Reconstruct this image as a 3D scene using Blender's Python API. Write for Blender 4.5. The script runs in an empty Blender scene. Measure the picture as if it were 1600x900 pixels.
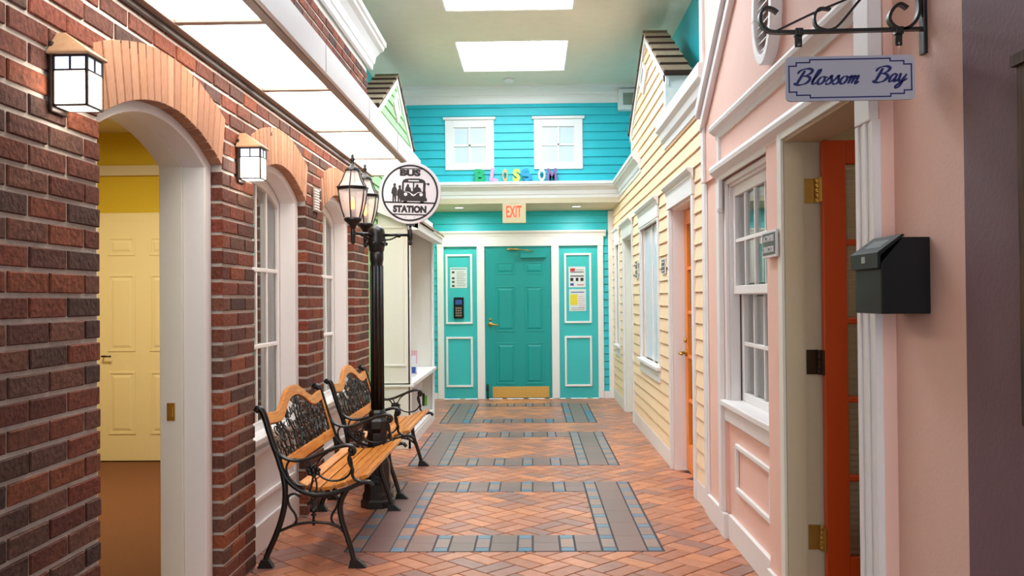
import bpy, bmesh, math, random
from mathutils import Vector, Matrix
random.seed(7)
S = bpy.context.scene
COL = S.collection
PI = math.pi

# ------------------------------------------------------------------ camera
YAW, PITCH, ROLL, EYE = 0.02167613, 0.01137683, -0.00868468, 1.45
cd = bpy.data.cameras.new('camera'); cam = bpy.data.objects.new('camera', cd); COL.objects.link(cam)
cd.sensor_width = 36; cd.lens = 1452/1600*36; cd.clip_start = .05; cd.clip_end = 60
f = Vector((-math.sin(YAW)*math.cos(PITCH), math.cos(YAW)*math.cos(PITCH), math.sin(PITCH)))
r0 = Vector((math.cos(YAW), math.sin(YAW), 0)); u0 = r0.cross(f)
r = math.cos(ROLL)*r0+math.sin(ROLL)*u0; u = -math.sin(ROLL)*r0+math.cos(ROLL)*u0
M4 = Matrix((r, u, -f)).transposed().to_4x4(); M4.translation = (0, 0, EYE)
cam.matrix_world = M4
S.camera = cam
# ------------------------------------------------------------------ world, light, exposure
W = bpy.data.worlds.new('world'); S.world = W; W.use_nodes = True
W.node_tree.nodes['Background'].inputs[0].default_value = (0.92, 0.96, 1, 1)
W.node_tree.nodes['Background'].inputs[1].default_value = 2.3
S.view_settings.view_transform = 'Standard'; S.view_settings.look = 'None'; S.view_settings.gamma = 1
S.view_settings.exposure = 0.8
SKYLIGHT, CANOPY, LANTERN = 9.0, 5.0, 9.0

def lamp(name, kind, loc, power, color, size=.3, rot=(0, 0, 0), sy=None):
    d = bpy.data.lights.new(name, kind); d.energy = power; d.color = color
    if kind == 'AREA':
        d.size = size
        if sy: d.shape = 'RECTANGLE'; d.size_y = sy
    else: d.shadow_soft_size = size
    o = bpy.data.objects.new(name, d); COL.objects.link(o); o.location = loc; o.rotation_euler = rot
    return o
# ceiling lamps of the side room and of the room behind the open orange door
lamp('room_ceiling_lamp', 'AREA', (-3.2, 6.4, 2.9), 46, (1, .90, .66), .7)
lamp('office_ceiling_lamp', 'AREA', (2.4, 3.3, 2.5), 5, (1, .85, .65), .4)

# ------------------------------------------------------------------ materials
def lin(c):
    return tuple(((x/255)/12.92 if x/255 <= .04045 else ((x/255+.055)/1.055)**2.4) for x in c)+(1,)
def new(name):
    m = bpy.data.materials.new(name); m.use_nodes = True
    n = m.node_tree.nodes; l = m.node_tree.links
    return m, n, l, n['Principled BSDF']
def paint(name, c, rough=.5, var=.06, bump=.08, scale=30, metal=0, spec=.4):
    m, n, l, b = new(name)
    co = n.new('ShaderNodeTexCoord'); t = n.new('ShaderNodeTexNoise'); t.inputs['Scale'].default_value = scale; t.inputs['Detail'].default_value = 5
    l.new(co.outputs['Object'], t.inputs['Vector'])
    mx = n.new('ShaderNodeMix'); mx.data_type = 'RGBA'; base = lin(c)
    mx.inputs[6].default_value = tuple(x*(1-var) for x in base[:3])+(1,); mx.inputs[7].default_value = tuple(min(1, x*(1+var)) for x in base[:3])+(1,)
    l.new(t.outputs[0], mx.inputs[0]); l.new(mx.outputs[2], b.inputs['Base Color'])
    b.inputs['Roughness'].default_value = rough; b.inputs['Metallic'].default_value = metal; b.inputs['Specular IOR Level'].default_value = spec
    if bump:
        bp = n.new('ShaderNodeBump'); bp.inputs['Strength'].default_value = bump; bp.inputs['Distance'].default_value = .004
        t2 = n.new('ShaderNodeTexNoise'); t2.inputs['Scale'].default_value = scale*6; l.new(co.outputs['Object'], t2.inputs['Vector'])
        l.new(t2.outputs[0], bp.inputs['Height']); l.new(bp.outputs[0], b.inputs['Normal'])
    return m
def emit(name, c, s):
    m, n, l, b = new(name); b.inputs['Base Color'].default_value = lin(c); b.inputs['Emission Color'].default_value = lin(c)
    b.inputs['Emission Strength'].default_value = s; b.inputs['Roughness'].default_value = .6
    return m
def multi(name, cols, island, rough=.8, noise=60, amp=.35, bump=.5, dist=.004, stretch=(1, 1, 1), spec=.3):
    """one colour per piece, picked by the piece itself (object or mesh island)"""
    m, n, l, b = new(name)
    if island: src = n.new('ShaderNodeNewGeometry').outputs['Random Per Island']
    else: src = n.new('ShaderNodeObjectInfo').outputs['Random']
    rp = n.new('ShaderNodeValToRGB'); rp.color_ramp.interpolation = 'CONSTANT'
    e = rp.color_ramp.elements
    while len(e) < len(cols): e.new(0.5)
    for i, c in enumerate(cols): e[i].position = i/len(cols); e[i].color = lin(c)
    l.new(src, rp.inputs[0])
    geo = n.new('ShaderNodeNewGeometry'); mp = n.new('ShaderNodeMapping'); mp.inputs['Scale'].default_value = stretch
    l.new(geo.outputs['Position'], mp.inputs[0])
    t = n.new('ShaderNodeTexNoise'); t.inputs['Scale'].default_value = noise; t.inputs['Detail'].default_value = 6; l.new(mp.outputs[0], t.inputs['Vector'])
    mr = n.new('ShaderNodeMapRange'); mr.inputs[1].default_value = .25; mr.inputs[2].default_value = .75; mr.inputs[3].default_value = 1-amp; mr.inputs[4].default_value = 1+amp
    l.new(t.outputs[0], mr.inputs[0])
    mx = n.new('ShaderNodeMix'); mx.data_type = 'RGBA'; mx.blend_type = 'MULTIPLY'; mx.inputs[0].default_value = 1
    l.new(rp.outputs[0], mx.inputs[6]); l.new(mr.outputs[0], mx.inputs[7]); l.new(mx.outputs[2], b.inputs['Base Color'])
    bp = n.new('ShaderNodeBump'); bp.inputs['Strength'].default_value = bump; bp.inputs['Distance'].default_value = dist
    l.new(t.outputs[0], bp.inputs['Height']); l.new(bp.outputs[0], b.inputs['Normal'])
    b.inputs['Roughness'].default_value = rough; b.inputs['Specular IOR Level'].default_value = spec
    return m
def wood(name, c1, c2, rough=.35, axis='Y', scale=9):
    m, n, l, b = new(name)
    co = n.new('ShaderNodeTexCoord'); mp = n.new('ShaderNodeMapping')
    sc = {'X': (1, 12, 12), 'Y': (12, 1, 12), 'Z': (12, 12, 1)}[axis]; mp.inputs['Scale'].default_value = sc
    l.new(co.outputs['Object'], mp.inputs[0])
    t = n.new('ShaderNodeTexNoise'); t.inputs['Scale'].default_value = scale; t.inputs['Detail'].default_value = 7; t.inputs['Distortion'].default_value = .6
    l.new(mp.outputs[0], t.inputs['Vector'])
    rp = n.new('ShaderNodeValToRGB'); rp.color_ramp.elements[0].position = .35; rp.color_ramp.elements[0].color = lin(c2)
    rp.color_ramp.elements[1].position = .62; rp.color_ramp.elements[1].color = lin(c1)
    l.new(t.outputs[0], rp.inputs[0]); l.new(rp.outputs[0], b.inputs['Base Color']); b.inputs['Roughness'].default_value = rough
    return m
def glass(name, tint=(1, 1, 1), refl=.12, rough=.02):
    m, n, l, b = new(name); n.remove(b)
    tr = n.new('ShaderNodeBsdfTransparent'); tr.inputs[0].default_value = tint+(1,)
    gl = n.new('ShaderNodeBsdfGlossy'); gl.inputs['Roughness'].default_value = rough
    fr = n.new('ShaderNodeLayerWeight'); fr.inputs[0].default_value = .25
    ma = n.new('ShaderNodeMath'); ma.operation = 'MULTIPLY_ADD'; ma.inputs[1].default_value = .6; ma.inputs[2].default_value = refl
    mx = n.new('ShaderNodeMixShader'); l.new(fr.outputs['Fresnel'], ma.inputs[0]); l.new(ma.outputs[0], mx.inputs[0])
    l.new(tr.outputs[0], mx.inputs[1]); l.new(gl.outputs[0], mx.inputs[2]); l.new(mx.outputs[0], n['Material Output'].inputs[0])
    return m
def frosted(name, c, a=.45):
    m, n, l, b = new(name); n.remove(b)
    tr = n.new('ShaderNodeBsdfTransparent'); di = n.new('ShaderNodeBsdfDiffuse'); di.inputs[0].default_value = lin(c)
    tl = n.new('ShaderNodeBsdfTranslucent'); tl.inputs[0].default_value = lin(c)
    m1 = n.new('ShaderNodeMixShader'); m1.inputs[0].default_value = .5; l.new(di.outputs[0], m1.inputs[1]); l.new(tl.outputs[0], m1.inputs[2])
    m2 = n.new('ShaderNodeMixShader'); m2.inputs[0].default_value = 1-a; l.new(tr.outputs[0], m2.inputs[1]); l.new(m1.outputs[0], m2.inputs[2])
    l.new(m2.outputs[0], n['Material Output'].inputs[0])
    return m

BR = [(104, 56, 42), (122, 64, 46), (94, 56, 46), (112, 70, 55), (84, 56, 48), (130, 70, 46), (100, 53, 41), (110, 63, 49), (78, 54, 47), (118, 59, 43), (98, 66, 54)]
M = {}
M['brick'] = multi('brick', BR, False, .85, 55, .45, .9, .006)
M['brick_i'] = multi('brick_small', BR, True, .85, 55, .45, .9, .006)
M['voussoir'] = multi('arch_brick', [(178, 132, 104), (170, 124, 98), (184, 138, 110), (174, 126, 96), (164, 118, 94)], False, .9, 60, .16, .6, .004, (1, 2, .5))
M['mortar'] = paint('mortar', (206, 196, 186), .95, .2, .5, 25)
M['white'] = paint('white_paint', (236, 233, 232), .42, .02, .04)
M['cream'] = paint('cream_paint', (232, 230, 220), .42, .02, .04)
M['ceiling'] = paint('ceiling_texture', (234, 224, 208), .95, .06, .9, 9)
M['teal'] = paint('teal_paint', (44, 192, 206), .45, .03, .06)
M['tealp'] = paint('teal_panel', (60, 188, 190), .5, .03, .06)
M['teald'] = paint('teal_door', (0, 150, 148), .38, .03, .04)
M['yellow'] = paint('yellow_siding', (252, 220, 180), .5, .03, .15)
M['green'] = paint('green_siding', (172, 222, 160), .5, .03, .08)
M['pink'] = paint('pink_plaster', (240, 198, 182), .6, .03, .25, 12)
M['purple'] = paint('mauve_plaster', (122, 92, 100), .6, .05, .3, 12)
M['orange'] = paint('orange_paint_shaded', (186, 66, 16), .35, .04, .03)  # same door paint, darkened for the shade on the near door
M['orange_lit'] = paint('orange_paint_lit', (246, 140, 40), .35, .04, .03)  # same door paint, lightened for the light on the far door
M['iron'] = paint('black_iron', (13, 11, 11), .3, .3, .25, 40, 0, .5)
M['bronze'] = paint('bronze', (60, 46, 38), .35, .2, .1, 30, .5)
M['brass'] = paint('brass', (196, 158, 84), .32, .15, .05, 30, .9)
M['patina'] = paint('weathered_bronze', (184, 146, 112), .5, .2, .2, 40, .35)
M['brassd'] = paint('dark_hinge', (70, 52, 40), .35, .2, .05, 30, .8)
M['steel'] = paint('steel', (160, 160, 160), .3, .1, .05, 30, .9)
M['roomyel'] = paint('room_yellow', (204, 172, 40), .7, .04, .1)
M['roomdoor'] = paint('room_door_paint', (226, 208, 160), .45, .02, .03)
M['carpet'] = paint('carpet', (124, 78, 46), 1, .25, .9, 90)
M['beige'] = paint('beige', (206, 192, 164), .7, .04, .1)
M['frame'] = paint('lightbox_frame', (150, 132, 120), .45, .08, .05)
M['panel'] = emit('light_panel', (255, 250, 240), CANOPY)
M['sky'] = emit('skylight_panel', (236, 246, 255), SKYLIGHT)
M['lanternglow'] = emit('lantern_glass', (255, 244, 228), LANTERN)
M['lanterntop'] = emit('lantern_upper_glass', (205, 222, 255), 1.0)
M['dlens'] = emit('downlight_lens', (255, 250, 240), 5)
M['frost'] = frosted('frosted_glass', (244, 242, 240), .5)
M['flame'] = emit('flame_bulb', (255, 130, 50), 4.0)
M['candle'] = paint('candle', (70, 66, 70), .5)
M['glass'] = glass('window_glass')
M['glassl'] = glass('reflecting_glass', (.95, 1, .97), .32)
M['whiteglass'] = paint('opal_glass', (206, 222, 234), .15, .01, 0)
M['oak'] = wood('oak', (216, 142, 54), (186, 102, 28), .3, 'Y', 6)
M['darkwood'] = wood('dark_wood', (96, 56, 28), (48, 26, 14), .65, 'Z', 6)
M['shingle'] = multi('shingle', [(160, 138, 112), (148, 124, 98), (172, 150, 124)], False, .9, 30, .25, .6)
M['shingledark'] = paint('shingle_edge_and_shadow', (58, 34, 26), .8)  # dark roof edge, also the painted shadow under shingle butts
M['paver'] = multi('paver', [(188, 122, 90), (174, 112, 84), (160, 110, 94), (202, 132, 92), (172, 108, 76), (148, 106, 94), (190, 126, 96)], False, .32, 18, .16, .35, .003, (1, 1, 1), .5)
M['paver_i'] = multi('paver_far', [(188, 122, 90), (174, 112, 84), (160, 110, 94), (202, 132, 92), (172, 108, 76), (148, 106, 94), (190, 126, 96)], True, .32, 18, .16, .35, .003, (1, 1, 1), .5)
M['grout'] = paint('grout', (62, 56, 60), .7, .1, .2)
M['slate'] = multi('slate_plank', [(126, 98, 92), (120, 96, 90), (130, 102, 96)], False, .32, 30, .12, .25, .003, (.4, 8, 1), .5)
M['bluet'] = multi('blue_tile', [(84, 122, 148), (76, 112, 140), (96, 132, 156)], False, .3, 30, .15, .25, .002, (1, 1, 1), .5)
M['tant'] = multi('tan_tile', [(150, 124, 114), (142, 116, 108), (156, 122, 106)], False, .3, 30, .15, .25, .002, (1, 1, 1), .5)
M['tile_i'] = multi('far_border_tile', [(84, 122, 148), (138, 110, 98), (76, 112, 140), (138, 112, 100)], True, .3, 30, .15, .25, .002)
M['signgrey'] = paint('sign_grey', (176, 176, 190), .5, .02, .03)
M['navy'] = paint('navy_ink', (22, 26, 96), .5, .02, 0)
M['signwhite'] = paint('sign_white', (226, 222, 226), .4, .02, .02)
M['ink'] = paint('black_ink', (38, 32, 34), .5, .02, 0)
M['blackbox'] = paint('black_metal', (14, 15, 17), .5, .1, .06, 60, 0, .25)
M['blackside'] = M['blackbox']
M['plaque'] = paint('plaque_grey', (86, 92, 92), .5, .05, .05)
M['exitface'] = emit('exit_face', (200, 188, 150), .03)
M['exitred'] = emit('exit_letters', (255, 50, 30), 1.6)
M['blind'] = paint('blind_slat', (196, 188, 166), .6, .03, .03)
M['curtain'] = paint('curtain', (124, 156, 146), .8, .06, .1)
M['curtainw'] = paint('pale_curtain', (226, 220, 204), .8, .04, .1)
M['paper'] = paint('paper', (214, 220, 222), .6, .02, 0)
M['sanit'] = paint('teal_ink', (60, 150, 150), .5)
M['red'] = paint('red_ink', (190, 50, 50), .5)
M['yel'] = paint('yellow_ink', (226, 208, 60), .5)
M['blue'] = paint('blue_ink', (50, 80, 150), .5)
M['lgreen'] = paint('lime_ink', (110, 180, 50), .5)
M['rose'] = paint('rose_ink', (214, 170, 180), .5)
M['vent'] = paint('vent_metal', (150, 156, 146), .6)

# ------------------------------------------------------------------ mesh helpers
ident = lambda a, b, c: (a, b, c)
def right(X): return lambda a, w, z: (X-w, a, z)      # a = along the corridor, w = out of the wall
def left(X): return lambda a, w, z: (X+w, a, z)
def back(Y): return lambda a, w, z: (a, Y-w, z)
class MB:
    def __init__(s, pl=ident): s.v = []; s.f = []; s.pl = pl; s.sm = []
    def add(s, vs, fs, smooth=False):
        k = len(s.v); s.v += [s.pl(*p) for p in vs]
        for q in fs: s.f.append([k+i for i in q]); s.sm.append(smooth)
        return s
    def box(s, a0, a1, b0, b1, c0, c1):
        vs = [(x, y, z) for x in (a0, a1) for y in (b0, b1) for z in (c0, c1)]
        return s.add(vs, [(0, 1, 3, 2), (4, 6, 7, 5), (0, 4, 5, 1), (2, 3, 7, 6), (0, 2, 6, 4), (1, 5, 7, 3)])
    def prism(s, poly, w0, w1):                        # poly in (a, z), pushed along the second axis
        n = len(poly)
        return s.add([(p[0], w0, p[1]) for p in poly]+[(p[0], w1, p[1]) for p in poly],
                     [tuple(range(n)), tuple(range(2*n-1, n-1, -1))]+[(i, (i+1) % n, n+(i+1) % n, n+i) for i in range(n)])
    def profile(s, pts, a0, a1):                       # pts in (w, z), swept along a
        n = len(pts)
        return s.add([(a0, p[0], p[1]) for p in pts]+[(a1, p[0], p[1]) for p in pts],
                     [tuple(range(n)), tuple(range(2*n-1, n-1, -1))]+[(i, (i+1) % n, n+(i+1) % n, n+i) for i in range(n)])
    def strip(s, A, B, w0, w1):                        # solid band between two matched (a, z) lines
        n = len(A); vs = [(p[0], w0, p[1]) for p in A]+[(p[0], w0, p[1]) for p in B]+[(p[0], w1, p[1]) for p in A]+[(p[0], w1, p[1]) for p in B]
        fs = []
        for i in range(n-1):
            fs += [(i, i+1, n+i+1, n+i), (2*n+i, 3*n+i, 3*n+i+1, 2*n+i+1), (i, 2*n+i, 2*n+i+1, i+1), (n+i, n+i+1, 3*n+i+1, 3*n+i)]
        fs += [(0, n, 3*n, 2*n), (n-1, 3*n-1, 4*n-1, 2*n-1)]
        return s.add(vs, fs)
    def tube(s, pts, r, n=8, ry=None, cap=True):
        pts = [Vector(p) for p in pts]; m = len(pts)
        rr = r if isinstance(r, (list, tuple)) else [r]*m
        vs = []; ref = None
        for i, p in enumerate(pts):
            t = (pts[min(i+1, m-1)]-pts[max(i-1, 0)])
            t = t.normalized() if t.length > 1e-9 else Vector((0, 0, 1))
            if ref is None:
                ref = Vector((0, 1, 0)) if abs(t.y) < .9 else Vector((1, 0, 0))
            n1 = (ref-t*ref.dot(t)).normalized(); ref = n1; n2 = t.cross(n1)
            for k in range(n):
                a = 2*PI*k/n
                vs.append(tuple(p+n1*math.cos(a)*(ry or rr[i])+n2*math.sin(a)*rr[i]))
        fs = [(i*n+k, i*n+(k+1) % n, (i+1)*n+(k+1) % n, (i+1)*n+k) for i in range(m-1) for k in range(n)]
        if cap: fs += [tuple(range(n)), tuple(range((m-1)*n, m*n))]
        return s.add(vs, fs, True)
    def lathe(s, prof, c=(0, 0, 0), n=20, rot=0, smooth=True):   # prof in (r, z)
        vs = []; m = len(prof)
        for q in prof:
            for k in range(n):
                a = 2*PI*k/n+rot; vs.append((c[0]+q[0]*math.cos(a), c[1]+q[0]*math.sin(a), c[2]+q[1]))
        fs = [(i*n+k, i*n+(k+1) % n, (i+1)*n+(k+1) % n, (i+1)*n+k) for i in range(m-1) for k in range(n)]
        fs += [tuple(range(n)), tuple(range((m-1)*n, m*n))]
        return s.add(vs, fs, smooth)
    def sphere(s, c, r, n=10, sc=(1, 1, 1)):
        vs = []; fs = []
        for i in range(n+1):
            th = PI*i/n
            for k in range(n):
                a = 2*PI*k/n; vs.append((c[0]+r*sc[0]*math.sin(th)*math.cos(a), c[1]+r*sc[1]*math.sin(th)*math.sin(a), c[2]+r*sc[2]*math.cos(th)))
        for i in range(n):
            for k in range(n): fs.append((i*n+k, i*n+(k+1) % n, (i+1)*n+(k+1) % n, (i+1)*n+k))
        return s.add(vs, fs, True)
def rootloc(o):
    v = Vector((0, 0, 0))
    while o: v += o.location; o = o.parent
    return v
def meshdata(name, mb, mat, off=Vector((0, 0, 0)), recalc=True):
    me = bpy.data.meshes.new(name); me.from_pydata([Vector(p)-off for p in mb.v], [], mb.f)
    me.polygons.foreach_set('use_smooth', mb.sm)
    if recalc:
        bm = bmesh.new(); bm.from_mesh(me); bmesh.ops.remove_doubles(bm, verts=bm.verts, dist=1e-6) if False else None
        bmesh.ops.recalc_face_normals(bm, faces=bm.faces); bm.to_mesh(me); bm.free()
    me.materials.append(mat); me.update()
    return me
def obj(name, mb, mat, parent=None, bevel=0, label=None):
    if isinstance(mat, str): mat = M[mat]
    off = rootloc(parent) if parent else Vector((0, 0, 0))
    o = bpy.data.objects.new(name, meshdata(name, mb, mat, off)); COL.objects.link(o)
    if parent: o.parent = parent
    if bevel:
        b = o.modifiers.new('bevel', 'BEVEL'); b.width = bevel; b.segments = 2; b.limit_method = 'ANGLE'
    if label: o['label'] = label
    return o
def tag(o, label, cat, group=None, kind=None):
    o['label'] = label; o['category'] = cat
    if group: o['group'] = group
    if kind: o['kind'] = kind
    return o
def thing(name, label, cat, loc=(0, 0, 0), group=None, kind=None):
    o = bpy.data.objects.new(name, None); COL.objects.link(o); o.location = loc; o.empty_display_size = .1
    return tag(o, label, cat, group, kind)
def struct(name, mb, mat, label, cat='wall', bevel=0):
    return tag(obj(name, mb, mat, None, bevel), label, cat, None, 'structure')
def inst(name, me, parent, loc, scale=(1, 1, 1), rotz=0):
    o = bpy.data.objects.new(name, me); COL.objects.link(o); o.location = loc; o.scale = scale; o.rotation_euler = (0, 0, rotz)
    if parent: o.parent = parent
    return o
def copy_tree(o, parent=None):
    c = o.copy(); COL.objects.link(c); c.parent = parent
    for ch in list(o.children): copy_tree(ch, c)
    return c
def textmb(body, pl, a0, a1, z0, z1, w0, w1, bold=0, flip=False, shear=0):
    cu = bpy.data.curves.new('t', 'FONT'); cu.body = body; cu.offset = bold; cu.shear = shear; cu.resolution_u = 3; cu.fill_mode = 'FRONT'
    to = bpy.data.objects.new('t', cu); COL.objects.link(to)
    dg = bpy.context.evaluated_depsgraph_get(); me = bpy.data.meshes.new_from_object(to.evaluated_get(dg))
    bpy.data.objects.remove(to); bpy.data.curves.remove(cu)
    vs = [v.co.copy() for v in me.vertices]; fs = [tuple(p.vertices) for p in me.polygons]
    x0 = min(v.x for v in vs); x1 = max(v.x for v in vs); y0 = min(v.y for v in vs); y1 = max(v.y for v in vs)
    mb = MB(pl); n = len(vs)
    def P(v, w):
        t = (v.x-x0)/(x1-x0)
        return (a1+(a0-a1)*t if flip else a0+(a1-a0)*t, w, z0+(z1-z0)*(v.y-y0)/(y1-y0))
    from collections import Counter
    ec = Counter()
    for q in fs:
        for i in range(len(q)): ec[tuple(sorted((q[i], q[(i+1) % len(q)])))] += 1
    side = [(a, b, b+n, a+n) for (a, b), c in ec.items() if c == 1]
    mb.add([P(v, w1) for v in vs]+[P(v, w0) for v in vs], fs+[tuple(i+n for i in q) for q in fs]+side)
    bpy.data.meshes.remove(me)
    return mb
def smooth(pts, k=6):
    P = [Vector(p) for p in pts]; out = []
    for i in range(len(P)-1):
        p0 = P[max(i-1, 0)]; p1 = P[i]; p2 = P[i+1]; p3 = P[min(i+2, len(P)-1)]
        for j in range(k):
            t = j/k; out.append(.5*((2*p1)+(-p0+p2)*t+(2*p0-5*p1+4*p2-p3)*t*t+(-p0+3*p1-3*p2+p3)*t**3))
    return out+[P[-1]]
def slab(mb, a0, a1, z0, z1, holes, w0, w1):
    """wall panel with rectangular holes (a0,a1,z0,z1)"""
    A = sorted(set([a0, a1]+[min(max(h[i], a0), a1) for h in holes for i in (0, 1)])); Z = sorted(set([z0, z1]+[min(max(h[i], z0), z1) for h in holes for i in (2, 3)]))
    for i in range(len(A)-1):
        run = None
        for j in range(len(Z)-1):
            ca = (A[i]+A[i+1])/2; cz = (Z[j]+Z[j+1])/2
            solid = not any(h[0] < ca < h[1] and h[2] < cz < h[3] for h in holes)
            if solid: run = (run[0] if run else Z[j], Z[j+1])
            if run and (not solid or j == len(Z)-2):
                mb.box(A[i], A[i+1], w0, w1, run[0], run[1]); run = None
    return mb
# wedge shaped lap siding, every board a part
EXP = .1115
def siding(parent, pl, z0, z1, iv, mat):
    k = 0; z = z0
    while z < z1-1e-6:
        zt = min(z+EXP, z1); A = iv(z+.002); B = iv(zt-.002)
        if len(A) != len(B): A = B = iv((z+zt)/2)
        for (p, q), (p2, q2) in zip(A, B):
            if q-p < .012: continue
            if q2-p2 < .004: p2 = q2-.004
            zz = zt-.012; mb = MB(pl); mb.add([(p, 0, z), (q, 0, z), (q2, 0, zz), (p2, 0, zz), (p, .020, z), (q, .020, z), (q2, .008, zz), (p2, .008, zz)],
                                [(0, 1, 2, 3), (4, 5, 6, 7), (0, 1, 5, 4), (1, 2, 6, 5), (2, 3, 7, 6), (3, 0, 4, 7)])
            obj('siding_board', mb, mat, parent)
        z += EXP
def cut(spans, holes, z):
    out = list(spans)
    for h in holes:
        if not (h[2] < z < h[3]): continue
        nx = []
        for p, q in out:
            if h[1] <= p or h[0] >= q: nx.append((p, q)); continue
            if h[0] > p: nx.append((p, h[0]))
            if h[1] < q: nx.append((h[1], q))
        out = nx
    return out
def crown(w, z0, z1, base=0):
    h = z1-z0
    return [(base, z0), (base+.18*w, z0), (base+.22*w, z0+.18*h), (base+.30*w, z0+.22*h), (base+.38*w, z0+.45*h), (base+.62*w, z0+.62*h), (base+.85*w, z0+.70*h), (base+.88*w, z0+.80*h), (base+w, z0+.82*h), (base+w, z1), (base, z1)]

# ================================================================== LARGE STRUCTURE
LX, RX, FY, UY, CZ = -1.516, 1.185, 13.5, 12.4, 4.28
# ---- floor
fl = MB(); fl.box(-1.66, 1.32, -3, FY+.1, -.08, -.013)
floor = struct('floor', fl, 'grout', 'terracotta paver floor laid diagonally with three slate bordered rectangles', 'floor')
def chip(l, w, h, ch, seed=0, jit=0):
    rnd = random.Random(seed); mb = MB(); j = lambda: (rnd.random()-.5)*jit
    lo = [(-l/2, -w/2), (l/2, -w/2), (l/2, w/2), (-l/2, w/2)]
    mb.add([(x, y, 0) for x, y in lo]+[(x, y, h-ch) for x, y in lo]+[(x-math.copysign(ch, x)+j(), y-math.copysign(ch, y)+j(), h) for x, y in lo],
           [(3, 2, 1, 0), (8, 9, 10, 11)]+[(i, (i+1) % 4, 4+(i+1) % 4, 4+i) for i in range(4)]+[(4+i, 4+(i+1) % 4, 8+(i+1) % 4, 8+i) for i in range(4)])
    return mb
PL, PW = .2175, .10875
FR = [5.34, 8.08, 10.84]                                  # near edges of the three bordered rectangles
FX0, FX1, FLEN = -1.093, .740, 2.01
def inband(x, y):                                         # hidden under the border
    for y0 in FR:
        if FX0+.12 < x < FX1-.12 and y0+.12 < y < y0+FLEN-.12 and not (-.744+.0 < x+.12 and x-.12 < .387 and y0+.36 < y+.12 and y-.12 < y0+FLEN-.36): return True
    return False
pav = []
CS = .2175                                               # basket weave laid at 45 degrees: two pavers to each square
for i in range(-60, 90):
    for j in range(-60, 90):
        for h in (-.25, .25):
            p_, q_ = 3.335+CS*(i+.5), 3.735+CS*(j+.5)
            if (i+j) % 2 == 0: q_ += h*CS; ang = -PI/4
            else: p_ += h*CS; ang = PI/4
            X = (q_-p_)/math.sqrt(2); Y = (q_+p_)/math.sqrt(2)
            if -1.70 < X < 1.30 and 3.9 < Y < FY-.02 and not inband(X, Y): pav.append((X, Y, ang))
pav.sort(key=lambda p: p[0]**2+p[1]**2+(0 if p[1] > 4.75 else 100))
pmesh = meshdata('paver', chip(PL-.008, PW-.008, .013, .0022), M['paver'])
rest = MB()
for i, (X, Y, a) in enumerate(pav):
    if i < 300: inst('paver', pmesh, floor, (X, Y, -.013), rotz=a)
    else:
        c, s_ = math.cos(a), math.sin(a); q = chip(PL-.008, PW-.008, .013, .0022)
        rest.add([(X+c*p[0]-s_*p[1], Y+s_*p[0]+c*p[1], p[2]-.013) for p in q.v], q.f)
o = obj('paver', rest, 'paver_i', floor); o['kind'] = 'stuff'
bed = MB()
for y0 in FR:
    slab(bed, FX0-.006, FX1+.006, y0-.006, y0+FLEN+.006, [(-.744+.004, .387-.004, y0+.365, y0+FLEN-.365)], 0, 0)
    bed.v = bed.v; 
# the slab helper works in (a, w, z); build the bed flat instead
bed = MB(lambda a, w, z: (a, z, w))
for y0 in FR: slab(bed, FX0-.006, FX1+.006, y0-.006, y0+FLEN+.006, [(-.744+.004, .387-.004, y0+.365, y0+FLEN-.365)], -.006, .0006)
obj('border_grout', bed, 'grout', floor)
tcache = {}
def tile(l, w, mk, x, y, far, acc):
    key = (round(l, 3), round(w, 3), mk)
    if far:
        q = chip(l, w, .004, .0012); acc.add([(x+p[0], y+p[1], p[2]-.0008) for p in q.v], q.f); return
    if key not in tcache: tcache[key] = meshdata('border_tile', chip(l, w, .004, .0012), M[mk])
    inst('slate_plank' if mk == 'slate' else 'border_tile', tcache[key], floor, (x, y, -.0008))
for fi, y0 in enumerate(FR):
    far = fi == 2; acc = MB(); accs = MB()
    for xs in (FX0, -.839, .387, .645):
        y = y0; 
        for i in range(15):
            L = .0805 if i % 2 == 0 else (FLEN-8*.0805)/7
            tile(.076, L-.006, 'bluet' if i % 2 == 0 else 'tant', xs+.0475, y+L/2, far, acc); y += L
    for xs in (-.998, .482):                              # slate beside, in long planks
        for i in range(6):
            tile(.160, FLEN/6-.001, 'slate', xs+.0815, y0+FLEN*(i+.5)/6, far, accs)
    cr = [-.589, -.349, -.100, .147]
    for yb in (y0, y0+FLEN-.36):
        for xc in cr:
            for (d, L, mk) in ((0, .08, 'bluet'), (.08, .2, 'tant'), (.28, .08, 'bluet')):
                tile(.076, L-.006, mk, xc+.046, yb+d+L/2, far, acc)
        ed = [-.744]+[v for xc in cr for v in (xc, xc+.092)]+[.387]
        for i in range(0, len(ed), 2):
            for j in range(2): tile(ed[i+1]-ed[i]-.008, .179, 'slate', (ed[i]+ed[i+1])/2, yb+.09+.18*j, far, accs)
    if far:
        o = obj('border_tile', acc, 'tile_i', floor); o['kind'] = 'stuff'
        o = obj('slate_plank', accs, 'slate', floor); o['kind'] = 'stuff'

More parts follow.
